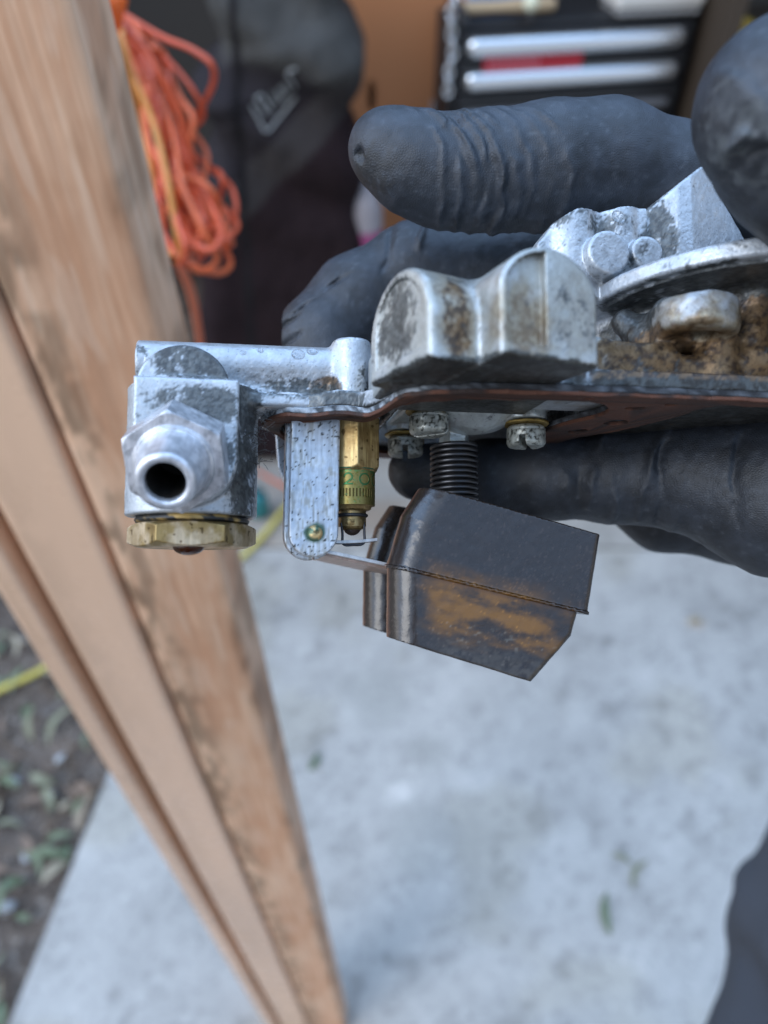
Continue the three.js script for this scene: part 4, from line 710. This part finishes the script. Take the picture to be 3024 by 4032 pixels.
{ // float arm and the two floats
  const arm = (pts, z0, z1, th) => { const s = new THREE.Shape(); s.moveTo(...pts[0]); for (const p of pts.slice(1)) s.lineTo(...p); for (const p of [...pts].reverse()) s.lineTo(p[0], p[1] - th); const g = new THREE.ExtrudeGeometry(s, { depth: z1 - z0, bevelEnabled: true, bevelSize: 0.08, bevelThickness: 0.08, bevelSegments: 2 }).translate(0, 0, z0); return g; };
  const a = part('float_arm', fin(arm([[-13.4, -4.6], [-12.2, -6.6], [-10.3, -7.2], [-2, -8.9], [4.5, -10.3]], -9.5, -7.2, 0.55)), M.tin, carb);
  part('arm_plate', fin(arm([[-12.6, -7.3], [-9, -8.0], [-2, -9.5], [6, -11.2]], -40, -9.7, 0.5)), M.copperArm, a);
  part('tongue', fin(arm([[-11, -5.0], [-7.2, -5.15], [-3, -4.95], [0.4, -4.55]], -13.8, -10.2, 0.5)), M.tin, a);
  const lin = (p, q) => { const dx = q[0] - p[0], dy = q[1] - p[1], l = Math.hypot(dx, dy); return (x, y) => ((x - p[0]) * dy - (y - p[1]) * dx) / l; };   // left of p->q is inside for clockwise order reversed
  const zc = -2.75, hz = 5.75;
  const build = (P, inset) => {                       // P counter-clockwise: bottom right, top right, top left, left, bottom left
    const E = P.map((p, i) => lin(p, P[(i + 1) % P.length]));
    return (x, y, z) => {
      const e = E.map((g) => g(x, y)), Z = Math.abs(z - zc) - hz + inset;
      let d = -1e9; for (const s of P.map((p, i) => i)) { const k = P[s][2]; d = Math.max(d, k ? rcap(e[s] + inset, Z, k) : smax(e[s] + inset * (k === 0 ? 1 : 0), Z, 0.35)); }
      return d + 0.12 * (fbm3(x * 0.5, y * 0.5, z * 0.5, 2) - 0.5);
    };
  };
  // third number: rounding of the edge that starts there (0 = crisp)
  const up = build([[0.9, -10.7, 0], [40.6, -20.0, 1.6], [43.7, -4.1, 0], [7.6, 5.1, 5.4], [4.0, -0.4, 5.4]], 0);
  const lo = build([[0.55, -24.5, 0], [28.9, -33.4, 1.4], [37.6, -24.4, 1.4], [39.4, -18.5, 0], [0.7, -9.4, 5.4]], 0.45);
  const ridge = lin([0.9, -10.7], [40.6, -20.0]);
  const upper = (x, y, z) => { const d = up(x, y, z); return smin(d, Math.max(up(x, y, z) - 0.35, Math.abs(ridge(x, y) + 0.3) - 0.3), 0.2); };
  const stain = (x, y, z) => {
    const a = fbm3((x * 0.97 - y * 0.24) * 0.12, (y * 0.97 + x * 0.24) * 0.42, z * 0.2 + 3, 4), b = fbm3(x * 1.4, y * 1.4, z, 3), c = fbm3(x * 0.3 + 5, y * 0.3, z * 0.3, 3);
    let k = mix3([0.016, 0.011, 0.009], [0.034, 0.025, 0.021], b * 0.7 + c * 0.3);
    const rd = ridge(x, y);                        // below the ridge: positive
    const zone = sstep(5.6, 10.5, x + (b - 0.5) * 2.5 + (c - 0.5) * 5) * (1 - sstep(27, 38, x + (c - 0.5) * 9)) * sstep(-4.5, 1.5, rd + (a - 0.5) * 9) * (1 - sstep(7, 13, rd + (a - 0.5) * 8)) * sstep(-4, 1.5, z + 1);
    k = mix3(k, mix3([0.20, 0.083, 0.008], [0.03, 0.016, 0.008], sstep(0.42, 0.64, a * 0.85 + b * 0.15)), zone * 0.92);
    k = mix3(k, [0.13, 0.11, 0.085], sstep(9, 13, rd) * sstep(8, 11, x) * sstep(0.3, 0.7, b) * 0.3);
    k = mix3(k, [0.45, 0.42, 0.34], sstep(0.64, 0.72, fbm3(x * 1.1, y * 2.2, 4, 3)) * zone * sstep(6, 9, rd) * 0.25);
    const xl = y > -0.4 ? 4 + (y + 0.4) * 0.655 : 0.8 + Math.max(y + 10.7, 0) * 0.31;
    k = mix3(k, [0.17, 0.085, 0.055], (1 - sstep(1.0, 2.4, x - xl + (b - 0.5) * 1.2)) * (1 - sstep(-2.6, -0.8, z + (b - 0.5))) * 0.85);
    return k.map((q) => q * (1 + 0.9 * sstep(0.7, 0.78, fbm3(x * 3, y * 3, z * 3, 2))));
  };
  const gu = fin(surface(upper, [-1, -22, -10.5], [46, 7, 4.6], 0.34), stain), gl = fin(surface(lo, [-1, -35, -10.5], [42, -8, 4.6], 0.34), stain);
  const f1 = part('float', gu, M.float, carb); part('float_base', gl, M.float, f1); f1.userData.label = 'front float with yellow brown fuel stains';
  const f2 = part('float', gu, M.float, carb); f2.position.set(0.0008, 0, -0.037); part('float_base', gl, M.float, f2); f2.userData.label = 'rear float, half hidden behind the front one';
}
{ // accelerator pump cover, three slotted screws, spring and rod
  const f = (x, y, z) => {
    let d = rcap(poly2(x, z, [[7, 3], [12, 9], [31, 9.5], [37, 4], [37, -6], [33, -12], [13, -31], [7, -30], [5, -25], [6, -6]]), Math.abs(y - 24.3) - 2.0, 0.9);
    d = smin(d, rcap(Math.abs(Math.hypot(x - 21, z + 7) - 10.6) - 1.1, Math.abs(y - 22.4) - 1.6, 0.9), 0.8); d = smin(d, cylY(x, y, z, 10.4, -6, 4.3, 21.9, 26, 0.5), 0.8); d = smin(d, cylY(x, y, z, 31.4, -6, 4.4, 20.2, 26, 0.5), 0.8); d = smin(d, cylY(x, y, z, 9.8, -26, 4.4, 20.8, 26, 0.5), 0.8);
    d = smin(d, Math.hypot((x - 21) * 0.68, (y - 24.6), (z + 9) * 0.7) - 6.9, 1.2);
    d = smin(d, rcap(poly2(x, z, [[14.6, -14], [16.2, -11], [19.6, -11], [21.2, -14], [19.6, -17], [16.2, -17]]), Math.abs(y - 18.4) - 2.6, 0.4), 0.5);
    return d + rough(x, y, z, 0.2);
  };
  const pc = part('pump_cover', fin(surface(f, [3, 15, -33], [39, 27.5, 11], 0.34), castPaint([{ k: 'b', c: [10, 22, -26], r: [8, 6, 8], w: 0.16 }, { k: 'g', c: [20, 20, 8], r: [20, 3, 4], w: 0.08 }], { base: [0.62, 0.66, 0.64] })), M.cast, carb);
  const head = (x, y, z) => { const R = Math.hypot(x, z); let d = rcap(R - 4.05, Math.abs(y + 2.9) - 2.3, 1.1); d = smax(d, -Math.max(Math.abs(x * 0.85 + z * 0.53) - 0.62, y + 3.1), 0.15); d = smax(d, -(rcap(Math.abs(R - 4.1) - 0.18, Math.abs(y + 1.75) - 0.16, 0.05)), 0.1); return d + 0.2 * (fbm3(x, y, z, 3) - 0.5); };
  const hc = (x, y, z) => { const n = fbm3(x * 0.9, y * 0.9, z * 0.9, 4); return mix3(mix3([0.60, 0.62, 0.56], [0.42, 0.43, 0.38], sstep(0.4, 0.6, n)), [0.08, 0.08, 0.065], sstep(0.58, 0.68, fbm3(x * 2.2, y * 2.2, z * 2.2, 3))); };
  const hg = fin(surface(head, [-4.8, -5.8, -4.8], [4.8, 0.2, 4.8], 0.26), hc);
  const wg = fin(new THREE.LatheGeometry([[2, -0.55], [4.55, -0.55], [4.8, -0.3], [4.75, 0.05], [4.4, 0.15], [2, 0.15]].map((p) => new THREE.Vector2(...p)), 64).toNonIndexed(), (x, y, z) => mix3([0.5, 0.36, 0.12], [0.28, 0.18, 0.05], fbm3(x, y, z, 3)));
  for (const [x, y, z, t] of [[10.4, 21.75, -6, 1.5], [31.4, 19.9, -6, 0.0], [9.6, 20.5, -26, 0.35]]) { const s = part('slotted_screw', hg, M.bracket, carb); s.position.set(x / 1000, y / 1000 - 0.0001, z / 1000); s.rotation.y = t; s.rotation.z = t === 1.5 ? -0.05 : 0; part('screw_washer', wg, M.brass, s); }
  const hel = []; for (let i = 0; i <= 460; i++) { const t = i / 460, a = t * 19 * Math.PI * 2; hel.push(new THREE.Vector3(17.9 + 4.75 * Math.cos(a), 16.0 - t * 22, -14 + 4.75 * Math.sin(a))); }
  part('spring', mm(new THREE.TubeGeometry(new THREE.CatmullRomCurve3(hel), 1500, 0.5, 8)), M.steel, carb);
  part('pump_rod', mm(merge([new THREE.CylinderGeometry(3.5, 3.5, 24, 40).translate(17.9, 4.2, -14), new THREE.CylinderGeometry(5.1, 5.1, 1.2, 40).translate(17.9, -6.8, -14)])), std({ color: rgb(0.05, 0.045, 0.042), roughness: 0.5, metalness: 0.4 }), carb);
  for (const p of [[52.5, 18, -34], [15, 16.5, -38]]) part('jet', fin(new THREE.CylinderGeometry(1.9, 1.6, 7, 24).translate(p[0], p[1] + 1.4, p[2]), () => [0.6, 0.42, 0.14]), M.brass, carb);
}
{ // drops of liquid
  carb.updateMatrixWorld(true);
  const drop = (label, p, r, sx, n, mat = M.water) => { const g = new THREE.SphereGeometry(r * 0.001, 28, 18); g.scale(sx, 1, 0.55); const m = new THREE.Mesh(g, mat); m.name = numbered('water_drop'); scene.add(shade(m)); m.position.set(...p).multiplyScalar(0.001).applyMatrix4(carb.matrixWorld); m.quaternion.copy(carb.quaternion).multiply(new THREE.Quaternion().setFromUnitVectors(new THREE.Vector3(0, 0, 1), new THREE.Vector3(...n).normalize())); tag(m, label, 'drop'); return m; };
  const on = (x, a) => [x, 29.4 + 0.012 * (x + 47) + 4.42 * Math.sin(a), -8 + 4.42 * Math.cos(a)], nn = (a) => [0, Math.sin(a), Math.cos(a)];
  drop('larger of two clear drops side by side on the metal tube', on(-16.6, 0.42), 1.15, 1.2, nn(0.42));
  drop('smaller clear drop right of the largest on the tube', on(-13.8, 0.62), 0.85, 1.3, nn(0.62));
  drop('tiny clear drop left of the largest drop on the tube', on(-24, 0.55), 0.6, 1, nn(0.55));
  drop('tiny clear drop on the tube nearest to the inlet dome', on(-27.4, 0.4), 0.55, 1.2, nn(0.4));
  drop('dark round drop on top of the ribbed pillar under the fingertip', [46.2, 59.3, 8.6], 1.5, 1.05, [0.2, 0.5, 1]);
  const b = drop('brown drop hanging from the underside of the brass plug', [-36.9, -6.95, -2.5], 2.9, 1, [0, -1, 0], M.fuel); b.name = 'fuel_drop';
}

// ------------------------------------------------------------------ person: gloved left hand round the carburettor, one trouser leg
{
  const g = thing('person', 'person in a black rubber glove and dark trousers gripping the carburettor top', 'person');
  g.position.copy(held); g.quaternion.copy(qTilt);
  const H = (px, py, D) => [(px - 829.5) / FPX * D, (1106 - py) / FPX * D, 150 - D];
  const chain = (...n) => n.map(([px, py, D, r]) => ({ p: H(px, py, D), r: r * D / FPX }));
  const chains = {
    index: chain([835, 322, 166, 83], [890, 352, 167, 99], [965, 376, 168, 105], [1060, 371, 169, 116], [1190, 362, 170, 126], [1310, 356, 172, 125], [1450, 398, 176, 117], [1600, 440, 182, 118], [1800, 520, 186, 140]),
    middle: chain([708, 880, 196, 84], [703, 735, 200, 98], [775, 655, 202, 100], [900, 592, 203, 104], [1150, 590, 204, 112], [1450, 610, 204, 120], [1780, 640, 198, 130]),
    ring: chain([900, 1018, 194, 62], [1062, 1030, 189, 76], [1190, 1030, 187, 86], [1330, 1030, 184, 95], [1450, 1028, 180, 106], [1560, 1040, 176, 128], [1680, 1070, 172, 170], [1860, 980, 172, 190]),
    little: chain([1330, 1075, 215, 50], [1430, 1110, 212, 76], [1600, 1120, 208, 96], [1850, 1050, 200, 130]),
    thumb: chain([1692, 232, 120, 186], [1760, 300, 123, 196], [1880, 430, 130, 205], [2000, 640, 150, 210]),
    palm: chain([1830, 560, 187, 190], [1930, 760, 180, 230], [1950, 950, 178, 210], [2000, 640, 158, 200], [2150, 880, 185, 240], [2350, 930, 200, 230], [2750, 1030, 230, 260]),
  };
  const cr = [];                                     // creases and folds: where, across which direction, width, height, reach
  const crease = (px, py, D, dir, w, a, reach, bow = 0) => cr.push({ p: H(px, py, D), n: dir, w, a, reach, bow });
  [[962, 0.5], [1000, 0.55], [1030, 0.75], [1058, 0.55], [1088, 0.9], [1118, 0.5], [1146, 0.35], [1192, 0.3], [1236, 0.35], [1290, 0.2]].forEach(([x, a], i) => crease(x, 372, 158, [1, 0.10 + 0.05 * (i % 3), 0], 0.75 + 0.12 * (i % 3), a, 22, 0.028));
  crease(975, 265, 160, [1, 0.9, 0], 0.8, -0.7, 7); crease(1085, 480, 165, [1, -0.4, 0], 0.9, 0.5, 6);
  crease(655, 690, 195, [0.5, -1, 0], 0.7, -0.9, 9); crease(690, 640, 192, [0.7, -1, 0], 0.7, -0.8, 11); crease(760, 560, 195, [1, -0.5, 0], 0.8, -0.7, 12); crease(840, 530, 195, [1, -0.2, 0], 0.9, -0.8, 12); crease(900, 560, 195, [1, -0.3, 0], 0.9, 0.6, 12); crease(640, 740, 195, [0.3, -1, 0], 0.7, -0.7, 8);
  [[1235, 0.4], [1262, -0.4], [1290, 0.5], [1330, 0.6], [1352, -0.5], [1395, 0.8], [1420, -0.9], [1455, 0.9], [1520, 0.7], [1545, -0.7], [1590, 0.9], [1625, -0.6]].forEach(([x, a], i) => crease(x, 1020, 172, [1, -0.12 - 0.08 * (i % 3), 0], 1.0, a, 19, -0.02));
  crease(1620, 285, 108, [0.12, 1, 0], 0.8, -1.1, 15, 0); crease(1640, 262, 106, [0.12, 1, 0], 1.6, 0.7, 15); crease(1560, 330, 110, [-0.7, 1, 0.2], 1.2, 0.8, 11); crease(1620, 380, 108, [-0.5, 1, 0.2], 1.3, -0.8, 12); crease(1610, 170, 110, [1, 0.6, 0.2], 1.5, 0.5, 10);
  const field = (x, y, z) => {
    let all = 1e9;
    for (const k in chains) {
      const c = chains[k]; let d = 1e9;
      for (let i = 0; i + 1 < c.length; i++) { const q = cone(x, y, z, c[i].p, c[i + 1].p, c[i].r, c[i + 1].r); d = i ? smin(d, q, k === 'palm' ? 14 : 4) : q; }
      all = smin(all, d, k === 'palm' ? 10 : 1.6);
    }
    return all;
  };
  const hole = H(764, 334, 160.5);
  const f = (x, y, z) => {
    let d = field(x, y, z); if (Math.abs(d) > 3) return d;
    const wob = 2.6 * (fbm3(x * 0.16, y * 0.16, z * 0.16, 3) - 0.5);
    for (const c of cr) {
      const ex = x - c.p[0], ey = y - c.p[1], ez = z - c.p[2], R = Math.hypot(ex, ey, ez); if (R > c.reach) continue;
      const s = (ex * c.n[0] + ey * c.n[1] + ez * c.n[2]) + c.bow * ey * ey + wob * 1.3;
      d -= 0.9 * c.a * Math.exp(-((s / c.w) ** 2)) * (1 - sstep(0.55, 1, R / c.reach)) * sstep(0.25, 0.7, noise3(x * 0.16 + 3 + c.p[0], y * 0.16, z * 0.16)) * 1.5;
    }
    const td = Math.hypot(x - hole[0], y - hole[1], z - hole[2]) - 2.3 + 1.6 * (fbm3(x * 0.7, y * 0.7, z * 0.7, 3) - 0.5); d = smax(d, -td, 0.5);
    return d + 0.5 * (fbm3(x * 0.11 + 4, y * 0.11, z * 0.11, 3) - 0.5) + 0.2 * (fbm3(x * 0.45, y * 0.45, z * 0.45, 2) - 0.5);
  };
  const tip = H(762, 330, 158), sole = H(790, 375, 160), th = H(1600, 330, 112);
  const geo = fin(surface(f, [-26, -34, -92], [206, 98, 48], 0.62, 1.3), (x, y, z) => {
    const n = fbm3(x * 0.25, y * 0.25, z * 0.25, 4), m = fbm3(x * 0.9, y * 0.9, z * 0.9, 3);
    let c = mix3([0.010, 0.012, 0.016], [0.026, 0.031, 0.041], sstep(0.3, 0.7, n * 0.6 + m * 0.4));
    const d1 = Math.hypot(x - sole[0], y - sole[1], z - sole[2]) / 6 + (m - 0.5) * 1.4, d0 = Math.hypot(x - tip[0], y - tip[1], z - tip[2]) / 3.2 + (m - 0.5) * 1.2;
    c = mix3(c, [0.012, 0.012, 0.013], (1 - sstep(0.6, 1.1, d1)) * 0.8); c = mix3(c, [0.008, 0.008, 0.008], 1 - sstep(0.7, 1.05, d0));
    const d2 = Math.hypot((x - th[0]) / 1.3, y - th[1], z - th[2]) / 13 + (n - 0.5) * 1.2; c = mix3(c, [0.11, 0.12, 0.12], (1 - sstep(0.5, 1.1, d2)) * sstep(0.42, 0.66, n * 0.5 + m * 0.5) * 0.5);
    return mix3(c, [0.10, 0.11, 0.12], sstep(0.68, 0.78, m) * 0.25);
  }, 20);
  part('black_glove', geo, M.glove, g);
  { // the rest of the photographer, behind the camera: jacket, head and cap
    const inv0 = new THREE.Matrix4().compose(g.position, g.quaternion, new THREE.Vector3(1, 1, 1)).invert();
    const S = (a, b, r0, r1) => (x, y, z) => cone(x, y, z, a, b, r0, r1);
    const lims = [S([-17, 132, 46], [21, 132, 46], 9, 9), S([2, 124, 50], [3, 84, 58], 15, 16), S([2, 124, 50], [2, 144, 44], 14, 6.5), S([24, 131, 45], [33, 112, 26], 8, 6.5), S([33, 112, 26], [30, 116, 4], 6.2, 5), S([-20, 131, 45], [-26, 112, 26], 8, 6.5), S([-26, 112, 26], [-12, 134, 4], 6, 4.6)];
    lims.push(S([-10, 78, 58], [-18, 74, 30], 11, 8), S([14, 78, 58], [28, 78, 20], 11, 8), S([-18, 74, 30], [-18, 42, 36], 8, 6), S([2, 84, 58], [2, 76, 60], 16, 15));
    const jk = (x, y, z) => lims.reduce((d, q) => smin(d, q(x, y, z), 5), 1e9) + 1.6 * (fbm3(x * 0.09, y * 0.07, z * 0.09, 3) - 0.5);
    const fit = (q) => boxUV(q.scale(0.01, 0.01, 0.01).applyMatrix4(inv0), 0.15);
    part('jacket', fit(surface(jk, [-38, 34, -6], [46, 156, 80], 1.5, 1.5)), std({ color: rgb(0.03, 0.032, 0.04), roughness: 0.9, bumpMap: T.fabric, bumpScale: 0.001 }), g);
    const hd = (x, y, z) => { const q = (a, b, c, A, B, C) => (Math.hypot((x - a) / A, (y - b) / B, (z - c) / C) - 1) * Math.min(A, B, C); let d = smin(cone(x, y, z, [2, 146, 43], [2, 158, 37], 5.4, 5.6), q(2, 167, 33, 7.6, 10, 9.4), 3); d = smin(d, q(2, 160, 26.5, 5, 5, 4.5), 3); d = smin(d, cone(x, y, z, [2, 168, 24.5], [2, 164.5, 22], 1, 1.5), 1.2); d = smin(d, q(-6, 166, 34, 1.2, 3.2, 2), 0.6); d = smin(d, q(10, 166, 34, 1.2, 3.2, 2), 0.6); d = smax(d, -q(-1.2, 168.8, 23.5, 1.8, 1.2, 1.4), 0.8); d = smax(d, -q(5.2, 168.8, 23.5, 1.8, 1.2, 1.4), 0.8); return d; };
    const head = part('head', fit(surface(hd, [-10, 142, 16], [14, 180, 52], 0.6, 1.6)), std({ color: rgb(0.42, 0.26, 0.19), roughness: 0.6 }), g);
    const cp = (x, y, z) => Math.min(smax((Math.hypot((x - 2) / 8.4, (y - 169) / 10.4, (z - 33.5) / 10.2) - 1) * 8.4, 171.5 - y, 0.6), Math.max(Math.hypot((x - 2) / 7.4, (z - 25) / 9) * 7 - 7, Math.abs(y - 172 + 0.03 * (x - 2) ** 2) - 0.4));
    part('cap', fit(surface(cp, [-9, 168, 12], [13, 182, 46], 0.6, 1.8)), std({ color: rgb(0.05, 0.05, 0.06), roughness: 0.9 }), head);
  }
  // sleeve further up the arm, outside the frame
  const inv = new THREE.Matrix4().compose(g.position, g.quaternion, new THREE.Vector3(1, 1, 1)).invert();
  const loc = (p) => new THREE.Vector3(...p).applyMatrix4(inv).multiplyScalar(100);
  const a = loc(W(1871, 1951, 0.62)), b = loc(W(1772, 2265, 0.62)), up = a.clone().sub(b);
  const k0 = a.clone().addScaledVector(up, 2.2).toArray(), k1 = b.clone().addScaledVector(up, -2.4).toArray();
  const leg = (x, y, z) => cone(x, y, z, k0, k1, 9.4, 7.4) + 0.5 * (fbm3(x * 0.16, y * 0.16, z * 0.16, 3) - 0.5) * 3 + 0.5 * Math.sin(fbm3(x * 0.1, y * 0.1, z * 0.1, 2) * 18);
  const lo = [0, 1, 2].map((i) => Math.min(k0[i], k1[i]) - 13), hi = [0, 1, 2].map((i) => Math.max(k0[i], k1[i]) + 13);
  const lg = surface(leg, lo, hi, 0.7, 1.6).scale(0.01, 0.01, 0.01);
  part('trouser_leg', boxUV(lg, 0.12), std({ color: rgb(0.045, 0.047, 0.055), roughness: 0.85, bumpMap: T.fabric, bumpScale: 0.0008 }), g);
}
renderer.render(scene, camera);
